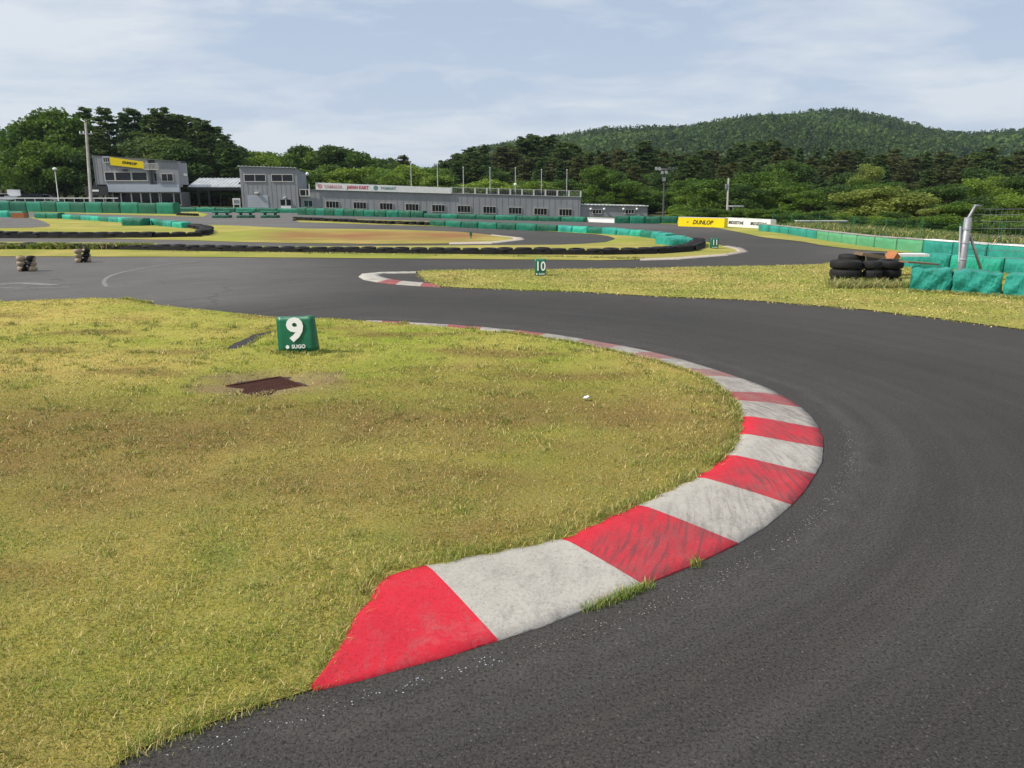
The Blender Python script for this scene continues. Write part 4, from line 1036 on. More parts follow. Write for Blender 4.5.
# ------------------------------------------------------------------ buildings
YB = 100.0
def px2(px, py, Y=YB): p = At(px,py,Y); return p.x, p.z
def wbox(name, x0,x1,y0,y1,z0,z1, mat, parent, shear=0.0, ox=0):
    bm = newbm(); bx(bm, x0,x1,y0,y1,z0,z1)
    if shear:
        for v in bm.verts: v.co.z += shear*(v.co.x-ox)
    return obj_bm(name, bm, mat, parent)
def window(parent, X0,X1,Z0,Z1,Y, panes=2, glass='glass', name='window', fw=.05, shear=0.0, ox=0, lines=0):
    """frame with its panes as sub-part"""
    bm = newbm()
    def b(x0,x1,z0,z1,y0=-.05,y1=.03):
        n0 = len(bm.verts); vs = bx(bm, x0,x1,Y+y0,Y+y1,z0,z1)
        for v in vs: v.co.z += shear*(v.co.x-ox)
    b(X0-fw,X1+fw,Z1,Z1+fw); b(X0-fw,X1+fw,Z0-fw*1.3,Z0,-.08); b(X0-fw,X0,Z0,Z1); b(X1,X1+fw,Z0,Z1)
    for k in range(1,panes): x = X0+(X1-X0)*k/panes; b(x-fw*.45,x+fw*.45,Z0,Z1,-.04)
    fr = obj_bm(name, bm, M['frame'], parent)
    bm = newbm(); vs = bx(bm, X0,X1,Y-.015,Y+.02,Z0,Z1)
    for v in vs: v.co.z += shear*(v.co.x-ox)
    obj_bm('pane', bm, M[glass], fr)
    return fr
def ribs(parent, x0,x1,Y,z0f,z1f, step=.45):
    """standing seams of the cladding"""
    bm = newbm(); x = x0+step/2
    while x < x1: bx(bm, x-.012,x+.012,Y-.022,Y,z0f(x),z1f(x)); x += step
    return obj_bm('cladding_seams', bm, M['clad'], parent)
def corr_edge(parent, x0,x1,y0,y1,zf,step=.47, mat='corr', name='roof'):
    bm = newbm(); k = 0; x = x0
    prev = None
    while x <= x1+.01:
        for dx, dz in ((0,0),(step*.18,.07),(step*.5,.07),(step*.68,0)):
            xx = x+dx
            if xx > x1+.01: continue
            a = [bm.verts.new((xx,y0,zf(xx,y0)+dz)), bm.verts.new((xx,y1,zf(xx,y1)+dz))]
            c = [bm.verts.new((xx,y0,zf(xx,y0)-.04)), bm.verts.new((xx,y1,zf(xx,y1)-.04))]
            if prev: 
                bm.faces.new([prev[0][0],a[0],a[1],prev[0][1]]); bm.faces.new([prev[1][0],prev[1][1],c[1],c[0]]); bm.faces.new([prev[1][0],c[0],a[0],prev[0][0]])
            prev = (a,c)
        x += step
    bmesh.ops.recalc_face_normals(bm, faces=bm.faces)
    return obj_bm(name, bm, M[mat], parent)
# --- control tower
def control_tower():
    x0,_ = px2(95,170); x1,_ = px2(177.5,170); xm,_ = px2(148.5,170); zb = -.2
    r = empty('control_tower', (0,0,0)); tag(r, 'two storey grey control building with a yellow sign and long windows at far left', 'building')
    Z = lambda py: px2(140,py)[1]
    zt0, ztm, zt1 = Z(156), Z(160.3), Z(161.5)
    def zt(x): return zt0+(zt1-zt0)*(x-x0)/(x1-x0)
    D = 3.0; zf = Z(184.5)
    # upper storey, sloping roofline
    bm = newbm()
    def slab(xa,xb,ya,yb,za,zfun,mi=0):
        vs = [bm.verts.new(p) for p in ((xa,ya,za),(xb,ya,za),(xb,ya,zfun(xb)),(xa,ya,zfun(xa)),(xa,yb,za),(xb,yb,za),(xb,yb,zfun(xb)),(xa,yb,zfun(xa)))]
        for q in ((0,1,2,3),(5,4,7,6),(4,0,3,7),(1,5,6,2),(3,2,6,7),(4,5,1,0)): bm.faces.new([vs[i] for i in q])
    slab(x0,xm,YB,YB+D,zf,zt); slab(xm,x1,YB+.9,YB+D+.02,zf-.004,lambda x: zt(x)-.1)
    obj_bm('upper_wall', bm, M['clad'], r)
    xr0,_ = px2(155,170); bm = newbm(); slab(xr0,x1+.01,YB+.2,YB+1.1,Z(187),lambda x: zt(x)); obj_bm('upper_wall', bm, M['clad'], r)
    xg0,_ = px2(108,190)
    wbox('fascia', xg0,x1,YB-.12,YB+.3,Z(192),zf, M['lightbluegrey'], r)
    wbox('lower_wall', xg0+.1,x1+.02,YB+.35,YB+D,zb,Z(192)+.01, M['clad2'], r)
    wbox('roof', x0-.1,x0-.02,YB-.05,YB+D,zf-.8,zt0+.05, M['galv'], r)
    wbox('roof_trim', x0,x1,YB-.06,YB+D+.05,0,.08, M['clad2'], r, shear=(zt1-zt0)/(x1-x0), ox=x0).location.z = zt0+.0
    ribs(r, x0,xm,YB,lambda x: zf+.02, lambda x: zt(x)-.03, .6)
    # upper windows
    xs = [px2(a,175)[0] for a in (104.5,115,131.5,147.5)]
    for a, b in zip(xs, xs[1:]): window(r, a+.09,b-.09, Z(180.3), Z(172.4), YB-.01, 1, fw=.07)
    a, b = px2(161,175)[0], px2(172,175)[0]; window(r, a,b,Z(180.8),Z(174),YB+.19, 2, fw=.06)
    a, b = px2(151,175)[0], px2(154.5,175)[0]; window(r, a,b,Z(181),Z(173),YB+.89, 1, fw=.06)
    # ground-floor glazing
    gs = [111.8,120,130.5,140,149.5,158.5]
    for p, q in zip(gs, gs[1:]):
        a, b = px2(p+.6,198)[0], px2(q-.6,198)[0]; window(r, a,b,Z(205),Z(192.8),YB+.33, 1, fw=.07)
    for p, q in ((160.5,172.3),(173.5,184.5)):
        a, b = px2(p,198)[0], px2(q,198)[0]; 
        if p > 170: b = x1-.1
        window(r, a,b,Z(205),Z(193),YB+.32, 1, fw=.05)
    # side window
    bm = newbm(); bx(bm, x1+.011,x1+.06,YB+1.6,YB+2.6,Z(175.5),Z(173)); obj_bm('side_window', bm, M['white'], r)
    # balcony rail
    bm = newbm(); a, b = px2(145.5,165)[0], px2(160,165)[0]
    for k in range(12): x = a+(b-a)*k/11; bx(bm, x-.025,x+.025,YB-.6,YB-.55,Z(169.3),Z(164.2))
    bx(bm, a,b,YB-.62,YB-.54,Z(164.2),Z(163.6)); bx(bm, a,b,YB-.62,YB-.1,Z(169.9),Z(169.3))
    for x in (a,b-.05): bx(bm, x,x+.05,YB-.54,YB-.01,Z(166.6),Z(166.1))
    obj_bm('balcony', bm, M['frame'], r)
    # wall lights and a side stair at the left end
    bm = newbm(); a = px2(97,180)[0]
    for k in range(9): bx(bm, a-.9+k*.08,a-.1+k*.08,YB-.5,YB+.5,zf-2.6+k*.3,zf-2.55+k*.3)
    tube(bm, [(a-1,YB-.5,zf-2.6),(a+.0,YB-.5,zf+.4)], .03, 6); obj_bm('stair', bm, M['darkmetal'], r)
    # yellow sign, a thing fixed to the front
    s = empty('sign', (0,0,0)); tag(s, 'yellow sign with dark lettering on the front of the control building', 'sign')
    A, B = px2(110.6,157)[0], px2(143.6,157)[0]; z0, z1 = Z(157.2), Z(161.8); bm = newbm()
    zb0, zb1 = Z(165.2), Z(168.8)
    vs = [bm.verts.new(p) for p in ((A,YB-.25,zb0),(B,YB-.25,zb1),(B,YB-.25,z1),(A,YB-.25,z0),(A,YB-.1,zb0),(B,YB-.1,zb1),(B,YB-.1,z1),(A,YB-.1,z0))]
    for q in ((0,1,2,3),(5,4,7,6),(4,0,3,7),(1,5,6,2),(3,2,6,7),(4,5,1,0)): bm.faces.new([vs[i] for i in q])
    obj_bm('panel', bm, M['yellow'], s)
    text_obj('lettering', 'DUNLOP', .42, M['black'], s, bold=.02, loc=((A+B)/2+.3,YB-.262,(z0+z1+zb0+zb1)/4), sx=1.05, shear=.2, rot=(math.pi/2,.12,0))
    s2 = empty('sign', (0,0,0)); tag(s2, 'small pale sign with dark marks left of the yellow sign', 'sign')
    A, B = px2(103.2,157)[0], px2(110,157)[0]; bm = newbm(); bx(bm, A,B,YB-.2,YB-.06,Z(162.8),Z(156.4)); obj_bm('panel', bm, M['lightbluegrey'], s2)
    bm = newbm()
    for k in range(3): bx(bm, A+.1+k*.26,A+.27+k*.26,YB-.21,YB-.2,Z(161.8),Z(157.6))
    obj_bm('marks', bm, M['black'], s2)
    for k in range(2):
        o = wbox('camera_box', 0,.28,0,.25,0,.16, M['darkmetal'], s2); o.location = (px2(123+k*3,170)[0],YB-.3,Z(170.6))
control_tower()
# --- black notice board and pale kiosk left of it
r = empty('score_board', (0,0,0)); tag(r, 'black board with a pale stripe standing left of the control building', 'board')
a, b = px2(84.5,190,98)[0], px2(107.5,190,98)[0]; zz = lambda py: px2(100,py,98)[1]
wbox('panel', a,b,98,98.15,zz(195.5),zz(186), M['darkmetal'], r); wbox('stripe', a+.6,b-1.1,97.98,97.999,zz(191.6),zz(189.6), M['white'], r)
for x in (a+.4,b-.4): wbox('leg', x-.06,x+.06,98.02,98.12,-.2,zz(195.5), M['galv'], r)
# --- canopy between the buildings
def canopy():
    r = empty('canopy', (0,0,0)); tag(r, 'open shelter with a pale corrugated roof between the two grey buildings', 'shelter')
    YB = 103.0; x0, x1 = px2(187,180,YB)[0], px2(241,180,100)[0]+.05; zf = px2(200,187,YB)[1]; zb = px2(200,178.3,YB+4)[1]
    corr_edge(r, x0,x1,YB-.2,YB+4,lambda x,y: zf+(zb-zf)*(y-YB+.2)/4.2, .5)
    wbox('beam', x0,x1,YB-.1,YB+.1,zf-.42,zf-.05, M['darkmetal'], r); wbox('beam', x0,x1,YB+3.8,YB+4,zf-.42,zf-.05, M['darkmetal'], r)
    for px in (189,200,):
        x = px2(px,195)[0]; wbox('post', x-.1,x+.1,YB-.08,YB+.08,-.2,zf-.42, M['darkmetal'], r)
    for px in (200,226): x = px2(px,195)[0]; wbox('post', x-.07,x+.07,YB+3.8,YB+3.95,-.2,zf-.42, M['darkmetal'], r)
    for px in (229,235.5):
        x = px2(px,184)[0]; o = wbox('roof_unit', -.16,.16,0,.2,0,.28, M['cardark'], r); o.location = (x,YB+1.0,zf+.35)
canopy()
# --- garage building
def garage():
    r = empty('garage_building', (0,0,0)); tag(r, 'two storey grey garage building with a pale shutter and toothed roof edge', 'building')
    X = lambda px: px2(px,190)[0]; Z = lambda py: px2(270,py)[1]
    x0, x1 = X(241), X(298); zt0, zt1 = Z(166.5), Z(168.3); zb = -.25; D = 4.4
    def zt(x): return zt0+(zt1-zt0)*(x-x0)/(x1-x0)
    bm = newbm(); vs = [bm.verts.new(p) for p in ((x0,YB,zb),(x1,YB,zb),(x1,YB,zt(x1)),(x0,YB,zt(x0)),(x0,YB+D,zb),(x1,YB+D,zb),(x1,YB+D,zt(x1)-.5),(x0,YB+D,zt(x0)-.5))]
    for q in ((0,1,2,3),(5,4,7,6),(4,0,3,7),(1,5,6,2),(3,2,6,7),(4,5,1,0)): bm.faces.new([vs[i] for i in q])
    obj_bm('wall', bm, M['clad'], r)
    corr_edge(r, x0-.15,x1+.15,YB-.22,YB+D+.2,lambda x,y: zt(x)+.03-.5*(y-YB)/D, .47)
    ribs(r, x0,x1,YB,lambda x: zb, lambda x: zt(x)-.05, .6)
    for a, b in ((245.5,266.3),(272.8,293.5)): window(r, X(a),X(b),Z(181.2),Z(174.8),YB-.01,2,fw=.07)
    sh = wbox('shutter', X(247),X(267.5),YB-.05,YB-.02,zb,Z(195.3), M['lightbluegrey'], r)
    bm = newbm(); z = zb+.15
    while z < Z(196): bx(bm, X(247.2),X(267.3),YB-.065,YB-.05,z,z+.02); z += .2
    obj_bm('shutter_slats', bm, M['frame'], sh)
    wbox('light', X(255),X(259),YB-.35,YB-.03,Z(193.4),Z(192.2), M['white'], r)
    d = wbox('door', X(279.8),X(290),YB-.055,YB-.02,zb,Z(199), M['white'], r)
    for a, b in ((279.8,284.5),(285.5,290)): wbox('pane', X(a),X(b),YB-.07,YB-.056,Z(205.5),Z(199.3), M['glass'], d)
    wbox('light', X(283),X(286),YB-.35,YB-.03,Z(198),Z(196.9), M['white'], r)
    # stair landing at the right side
    bm = newbm()
    xa, xb = X(299.5), X(309)
    for z in (Z(189.5),Z(196)): bx(bm, xa,xb,YB-.08,YB+.0,z-.05,z+.05)
    for x in (xa,xb-.08,(xa+xb)/2+.15): bx(bm, x,x+.08,YB-.085,YB+.005,Z(196.4),Z(189))
    bx(bm, xb+.0,xb+.12,YB-.085,YB+.0,Z(196.4),Z(184)); obj_bm('landing_rail', bm, M['frame'], r)
    wbox('landing_screen', xa+.05,xb-.1,YB+.02,YB+.06,Z(195.6),Z(189.6), M['glass'], r)
    bm = newbm(); bmesh.ops.create_icosphere(bm, subdivisions=2, radius=.22); o = obj_bm('light', bm, M['white'], r); o.location = (X(308.5),YB-.1,Z(174))
garage()
# --- long pit building
SH = None
def long_building():
    r = empty('pit_building', (0,0,0)); tag(r, 'long low grey pit building with a row of dark windows', 'building')
    X = lambda px: px2(px,195)[0]; 
    x0, x1 = X(299.5), X(581)
    zl, zr = px2(316,189.9)[1], px2(581,197.6)[1]; sh = (zr-zl)/(x1-X(316)); ox = X(316)
    bl = px2(316,212)[1]
    bm = newbm(); vs = bx(bm, x0,x1,YB+.3,YB+9,bl-zl-1.2,0)
    for v in bm.verts: v.co.z += zl+sh*(v.co.x-ox)
    obj_bm('wall', bm, M['clad'], r)
    def zt(x): return zl+sh*(x-ox)
    ribs(r, x0,x1,YB+.3,lambda x: zt(x)-2.9, lambda x: zt(x)-.05, .75)
    wbox('roof_edge', x0,x1,YB+.22,YB+9.1,.0,.07, M['clad2'], r, shear=sh, ox=ox).location.z = zl
    # the row of windows
    cs = [309.4,331.5,359,385.5,411.5,438,463.7,489.4,515.2,540.8,566]
    for i, c in enumerate(cs):
        y = 204.6+(c-331)*.0335 if i else 203.8
        a, b = X(c-6.3),X(c+6.3); zc = px2(c,y,YB+.3)[1]
        window(r, a if i else X(303.2), b if i else X(311.5), zc-.40, zc+.40, YB+.27, 4 if i else 2, 'glass' if i else 'glassgreen', fw=.035, shear=sh, ox=X(c))
    # white long sign
    s = empty('sign', (0,0,0)); tag(s, 'long white sign board with pink and green lettering on the pit building roof', 'sign')
    a, b = X(316), X(451); t0 = px2(316,182.5)[1]-zl
    bm = newbm(); vs = bx(bm, a,b,YB+.05,YB+.2,.02,t0)
    sh2 = sh*.95
    for v in bm.verts: v.co.z += zl+sh*(v.co.x-ox)-(.15*(v.co.x-a)/(b-a) if v.co.z > .5 else 0)
    obj_bm('panel', bm, M['white'], s)
    rot = (math.pi/2, -math.atan(sh), 0)
    for body, px, m, size, sx in (('YAMAHA',333.5,'pinktxt',.58,.98),('JAPAN KART',358,'redtxt',.56,.86),('TOMART',388.5,'greytxt',.42,1.15)):
        x = X(px); z = zl+sh*(x-ox)+t0*.5-.02
        text_obj('lettering', body, size, M[m], s, bold=.02, loc=(x,YB+.04,z), sx=sx, rot=(math.pi/2, math.atan(-sh), 0))
    for px, m in ((320.5,'pinktxt'),(376,'greytxt')):
        bm = newbm(); bmesh.ops.create_circle(bm, cap_ends=True, radius=.3, segments=20); x = X(px)
        o = obj_bm('emblem', bm, M[m], s); o.location = (x,YB+.044,zl+sh*(x-ox)+t0*.5); o.rotation_euler = (math.pi/2,0,0)
    # roof railing
    q = empty('roof_railing', (0,0,0)); tag(q, 'pale railing along the flat roof of the long pit building', 'railing')
    a, b = X(451.3), X(581); n = 11; hh = px2(500,188.7)[1]-px2(500,195.5)[1]
    bm = newbm()
    for z in (.06,hh-.04):
        vs = bx(bm, a,b,YB+.5,YB+.56,z,z+.05)
    for v in bm.verts: v.co.z += zl+sh*(v.co.x-ox)
    obj_bm('rail', bm, M['frame'], q)
    for k in range(n+1):
        x = a+(b-a)*k/n; w = .10 if k % 1 == 0 else .05
        bm = newbm(); bx(bm, x-w,x+w,YB+.49,YB+.6,.05,hh); 
        for v in bm.verts: v.co.z += zl+sh*(x-ox)
        obj_bm('baluster', bm, M['frame'], q)
    bm = newbm(); c = 0; x = a
    while x < b: bx(bm, x-.012,x+.012,YB+.52,YB+.54,.08+zl+sh*(x-ox),hh-.05+zl+sh*(x-ox)); x += .32
    for j in range(1,5):
        n0 = len(bm.verts); vs = bx(bm, a,b,YB+.52,YB+.54,hh*j/5,hh*j/5+.018)
        for v in vs: v.co.z += zl+sh*(v.co.x-ox)
    obj_bm('mesh_infill', bm, M['galv'], q)
    # thin roof poles
    for i, (px, top) in enumerate(((411,165),(437.5,165.5),(463.3,167.5),(490,168),(515.4,168),(541.5,169.8),(567,170))):
        x = X(px); z0 = zl+sh*(x-ox); z1 = px2(px,top,YB+.7)[1]
        p = empty('roof_pole', (x,YB+.7,z0)); tag(p, f'thin pale pole standing on the pit building roof, {ordn(i)} from the white sign', 'pole', 'thin poles on the pit roof')
        bm = newbm(); tube(bm, [(0,0,0),(0,0,z1-z0)], .055, 8, r2=.04); obj_bm('shaft', bm, M['galv'], p)
        bm = newbm(); tube(bm, [(0,0,z1-z0),(0,0,z1-z0+.08)], .07, 8); obj_bm('cap', bm, M['frame'], p)
        if i == 4:
            bm = newbm(); bmesh.ops.create_icosphere(bm, subdivisions=2, radius=.2); o = obj_bm('light', bm, M['white'], p); o.location.z = px2(px,184.5)[1]-z0
    # annex
    r2 = empty('annex', (0,0,0)); tag(r2, 'low grey annex with a toothed roof edge at the right end of the pit building', 'building')
    xa, xb = X(581.5), X(649); za, zb = px2(600,205.3)[1], px2(645,206.3)[1]; s3 = (zb-za)/(X(645)-X(600)); o3 = X(600)
    bm = newbm(); bx(bm, xa,xb,YB+.6,YB+7,za-3.2,za)
    for v in bm.verts: v.co.z += s3*(v.co.x-o3)
    obj_bm('wall', bm, M['clad'], r2)
    corr_edge(r2, xa,xb+.1,YB+.4,YB+7.2,lambda x,y: za+.02+s3*(x-o3), .48)
    for c in (598,631): window(r2, X(c-4.2),X(c+4.2),px2(c,213.6)[1],px2(c,209.8)[1],YB+.57,3,fw=.05)
    for c in (591.5,605,624.5,638):
        bm = newbm(); bmesh.ops.create_icosphere(bm, subdivisions=2, radius=.17); o = obj_bm('light', bm, M['white'], r2); o.location = (X(c),YB+.35,px2(c,209.2)[1])
long_building()
# ------------------------------------------------------------------ poles
def pole(name, px_t, py_t, px_b, py_b, Y, r0, r1, label, mat='concrete', cat='pole'):
    b = At(px_b,py_b,Y); t = At(px_t,py_t,Y); zb = float(Tz(np.array([b.x]),np.array([Y]))[0])
    r = empty(name, (b.x,Y,zb)); tag(r, label, cat)
    bm = newbm(); tube(bm, [(0,0,0),(t.x-b.x,0,t.z-zb)], r0, 12, r2=r1); obj_bm('shaft', bm, M[mat], r)
    return r, Vector((t.x-b.x,0,t.z-zb))
r, t = pole('utility_pole', 85.5,122,91,203, 92, .20,.13, 'tall grey utility pole with a crossarm at the left of the control building', cat='utility pole')
bm = newbm(); bx(bm, t.x-.9,t.x+.7,-.06,.06,t.z-1.35,t.z-1.22); obj_bm('crossarm', bm, M['galv'], r)
for k in (-.8,-.4,.5): bm = newbm(); tube(bm, [(t.x+k,0,t.z-1.22),(t.x+k,0,t.z-1.0)], .05, 8); obj_bm('insulator', bm, M['white'], r)
bm = newbm(); tube(bm, [(t.x,-.1,t.z),(t.x-.5,-.1,t.z+.25)], .07, 8); obj_bm('lamp', bm, M['galv'], r)
r, t = pole('street_lamp', 54.8,169,59,203, 96, .08,.05, 'thin lamp post with a round white head near the left edge', 'galv', 'street lamp')
bm = newbm(); bmesh.ops.create_uvsphere(bm, u_segments=12, v_segments=8, radius=.26)
for v in bm.verts: v.co.z *= .7
o = obj_bm('lamp_head', bm, M['white'], r); o.location = t
r, t = pole('floodlight_mast', 664.6,168,663,224, 62, .085,.055, 'floodlight mast with two banks of white lamps behind the green blocks', 'darkmetal', 'floodlight')
bm = newbm(); bx(bm, t.x-.72,t.x+.72,-.05,.05,t.z-.12,t.z-.05); bx(bm, t.x-.35,t.x+.3,-.05,.05,t.z-.42,t.z-.36); obj_bm('crossarm', bm, M['galv'], r)
for dx, dz in ((-.68,0),(-.42,-.02),(.38,.02),(.68,0),(-.2,-.3),(.12,-.28)):
    bm = newbm(); tube(bm, [(0,.05,0),(0,-.05,-.02),(0,-.16,-.06)], .06, 12, r2=.13); o = obj_bm('lamp', bm, M['white'] if dx < .3 else M['galv'], r); o.location = (t.x+dx,-.06,t.z+dz)
bm = newbm(); bx(bm, t.x-.14,t.x+.1,-.14,-.06,t.z-1.0,t.z-.72); obj_bm('box', bm, M['galv'], r)
r, t = pole('utility_pole', 728.6,178,727,216, 75, .10,.08, 'shorter grey pole with a small box standing before the wood, left of the white banner', cat='utility pole')
bm = newbm(); bx(bm, -.26+t.x,-.06+t.x,-.1,.1,t.z-1.0,t.z-.55); obj_bm('box', bm, M['galv'], r)
a = P(471,239.5); r = empty('marker_post', (a.x,a.y,.02)); tag(r, 'tiny dark marker post on the brown infield', 'post')
bm = newbm(); tube(bm, [(0,0,0),(0,0,.27)], .02, 8); obj_bm('shaft', bm, M['darkmetal'], r)
bm = newbm(); bx(bm,-.05,.05,-.03,-.021,.12,.27); obj_bm('plate', bm, M['signgreen'], r)
# small shelter in the trees, concrete wall, mesh fence behind the outer barrier
r = empty('shelter', (0,0,0)); tag(r, 'small flat roofed shelter half hidden in the bushes right of the pole', 'shelter')
a, b = px2(732.5,206,70)[0], px2(744,206,70)[0]; z = px2(738,206,70)[1]
wbox('roof', a,b,70,71.5,z-.06,z+.02, M['corr'], r)
for x in (a+.08,b-.08): wbox('post', x-.04,x+.04,70.05,70.12,0,z-.06, M['galv'], r); wbox('post', x-.04,x+.04,71.3,71.4,0,z-.06, M['galv'], r)
r = empty('concrete_wall', (0,0,0)); tag(r, 'low pale concrete wall behind the mesh fence under the trees', 'wall')
a, b = px2(797,225,50)[0], px2(848,225,50)[0]
wbox('wall', a,b,50,50.3,-.1,px2(820,221.3,50)[1], M['concrete'], r); wbox('coping', a-.05,b+.05,49.95,50.35,px2(820,221.3,50)[1]+.002,px2(820,220.6,50)[1], M['white'], r)
def mesh_fence():
    r = empty('mesh_fence', (0,0,0)); tag(r, 'green wire mesh fence running behind the light green barrier', 'fence')
    L = smooth_line(W([(768,228.6),(800,231.2),(850,236),(900,242),(960,247),(1024,251),(1120,257)]),3)
    L = [(x+.5,y+.9) for x, y in L]; hh = .75; bm = newbm(); n = 0
    for (x0,y0),(x1,y1) in zip(L, L[1:]):
        d = math.hypot(x1-x0,y1-y0); k = max(1,int(d/.12))
        for i in range(k):
            t = i/k; x, y = x0+(x1-x0)*t, y0+(y1-y0)*t; tube(bm, [(x,y,0),(x,y,hh)], .0035, 3, caps=False)
        for j in range(7): tube(bm, [(x0,y0,hh*(j+.5)/7),(x1,y1,hh*(j+.5)/7)], .0035, 3, caps=False)
    obj_bm('mesh', bm, M['tarpdark'], r)
    for (x0,y0) in L[::2]:
        bm = newbm(); tube(bm, [(x0,y0,0),(x0,y0,hh+.05)], .014, 8); obj_bm('post', bm, M['tarpdark'], r)
mesh_fence()
cs = []
for k in range(330):
    t = random.random(); x = 772+t*330; yy = np.interp(x,[768,800,850,900,960,1024,1120],[228.6,231.2,236,242,247,251,257]); p = P(x,yy); cs.append((p.x+.8+random.random()*2.5,p.y+1.3+random.random()*2.5))
weeds('weeds', cs, .22, 10, 'tall rank weeds behind the outer mesh fence', (.10,.16,.035), sp=.22, wid=.008)
# white guard rail by the parked cars
r = empty('guard_rail', (0,0,0)); tag(r, 'thin white rail before the parked cars at far left', 'guard rail')
a, b = px2(-20,199,98)[0], px2(118,199,98)[0]; z = px2(60,198.6,98)[1]
wbox('rail', a,b,98,98.06,z,z+.12, M['white'], r)
for k in range(14): x = a+(b-a)*(k+.5)/14; wbox('post', x-.04,x+.04,98.07,98.14,-.1,z+.12, M['white'], r)
# ------------------------------------------------------------------ cars, karts
def car(px, py, Y, paint, label, rz=0.0, kind='car', s=1.0):
    b = At(px,py,Y); zb = float(Tz(np.array([b.x]),np.array([Y]))[0]); r = empty('parked_car', (b.x,Y,max(zb,b.z)), rz); tag(r, label, 'car' if kind == 'car' else 'pickup truck')
    if kind == 'car': side = [(-2.0,.35),(-2.0,.8),(-1.85,.95),(-1.3,1.0),(-.8,1.42),(.7,1.45),(1.3,1.0),(1.95,.85),(2.0,.35)]; win = [(-1.15,1.02),(-.75,1.36),(.65,1.38),(1.12,1.02)]
    else: side = [(-2.0,.4),(-2.0,.95),(-.1,.95),(-.1,1.0),(.0,1.75),(1.1,1.78),(1.75,1.1),(1.95,.95),(1.95,.4)]; win = [(.15,1.12),(.2,1.62),(1.0,1.65),(1.5,1.12)]
    def ext(prof, y0, y1, m, nm):
        bm = newbm(); A = [bm.verts.new((x,y0,z)) for x, z in prof]; B = [bm.verts.new((x,y1,z)) for x, z in prof]
        bm.faces.new(A); bm.faces.new(B[::-1])
        for i in range(len(prof)): bm.faces.new([A[i],B[i],B[(i+1)%len(prof)],A[(i+1)%len(prof)]])
        bmesh.ops.recalc_face_normals(bm, faces=bm.faces)
        return obj_bm(nm, bm, m, r)
    ext(side,-.8,.8,paint,'body'); ext(win,-.81,-.805,M['glass'],'window'); ext(win,.805,.81,M['glass'],'window')
    for x in (-1.25,1.25):
        for y in (-.75,.75):
            bm = newbm(); tyre_bm(bm, R=.32, w=.2, hole=.1, n=16, T=Matrix.Translation((x,y,.32))@Matrix.Rotation(math.pi/2,4,'X')); o = obj_bm('wheel', bm, M['rubber'], r)
            bm = newbm(); tube(bm, [(x,y-.09,.32),(x,y+.09,.32)], .17, 12); obj_bm('rim', bm, M['galv'], o)
    for y in (-.6,.6): bm = newbm(); bx(bm, side[-2][0]-.02,side[-2][0]+.03,y-.12,y+.12,.65,.8); obj_bm('headlight', bm, M['white'], r)
    return r
car(15.5, 202.8, 108, M['carwhite'], 'white pickup truck parked at the foot of the grass bank', 1.9, 'truck')
car(33, 204.6, 107, M['cardark'], 'dark car parked right of the white pickup', .3)
car(46, 205, 110, M['carwhite'], 'pale car half hidden behind the dark cars', .2)
car(0, 204.5, 106, M['carwhite'], 'white car at the left edge behind the green barrier', 1.2)
car(197, 207, 122, M['carred'], 'red car seen under the open shelter at its left', 1.2)
car(209, 207, 126, M['carwhite'], 'white car seen under the open shelter at its middle', .2)
car(222, 207, 121, M['cardark'], 'dark car seen under the open shelter near the garage', 1.4)
r = empty('notice_board', (0,0,0)); tag(r, 'white framed notice board on legs left of the garage building', 'notice board')
a, b = px2(232.5,200,103)[0], px2(240,200,103)[0]; zz = lambda py: px2(236,py,103)[1]
wbox('frame', a,b,103,103.1,zz(204.8),zz(198.2), M['white'], r); wbox('panel', a+.15,b-.15,102.97,102.999,zz(203.3),zz(199.6), M['galv'], r)
for x in (a+.08,b-.08): wbox('leg', x-.05,x+.05,103.01,103.09,-.2,zz(204.8), M['white'], r)
# flower bank behind the shelter
cs = [(px2(x,205,120)[0], 120+random.random()*8) for x in rng.uniform(186,242,200)]
weeds('weeds', cs, 1.0, 6, 'dry yellow weeds behind the open shelter', (.32,.26,.07), sp=.6, wid=.03)

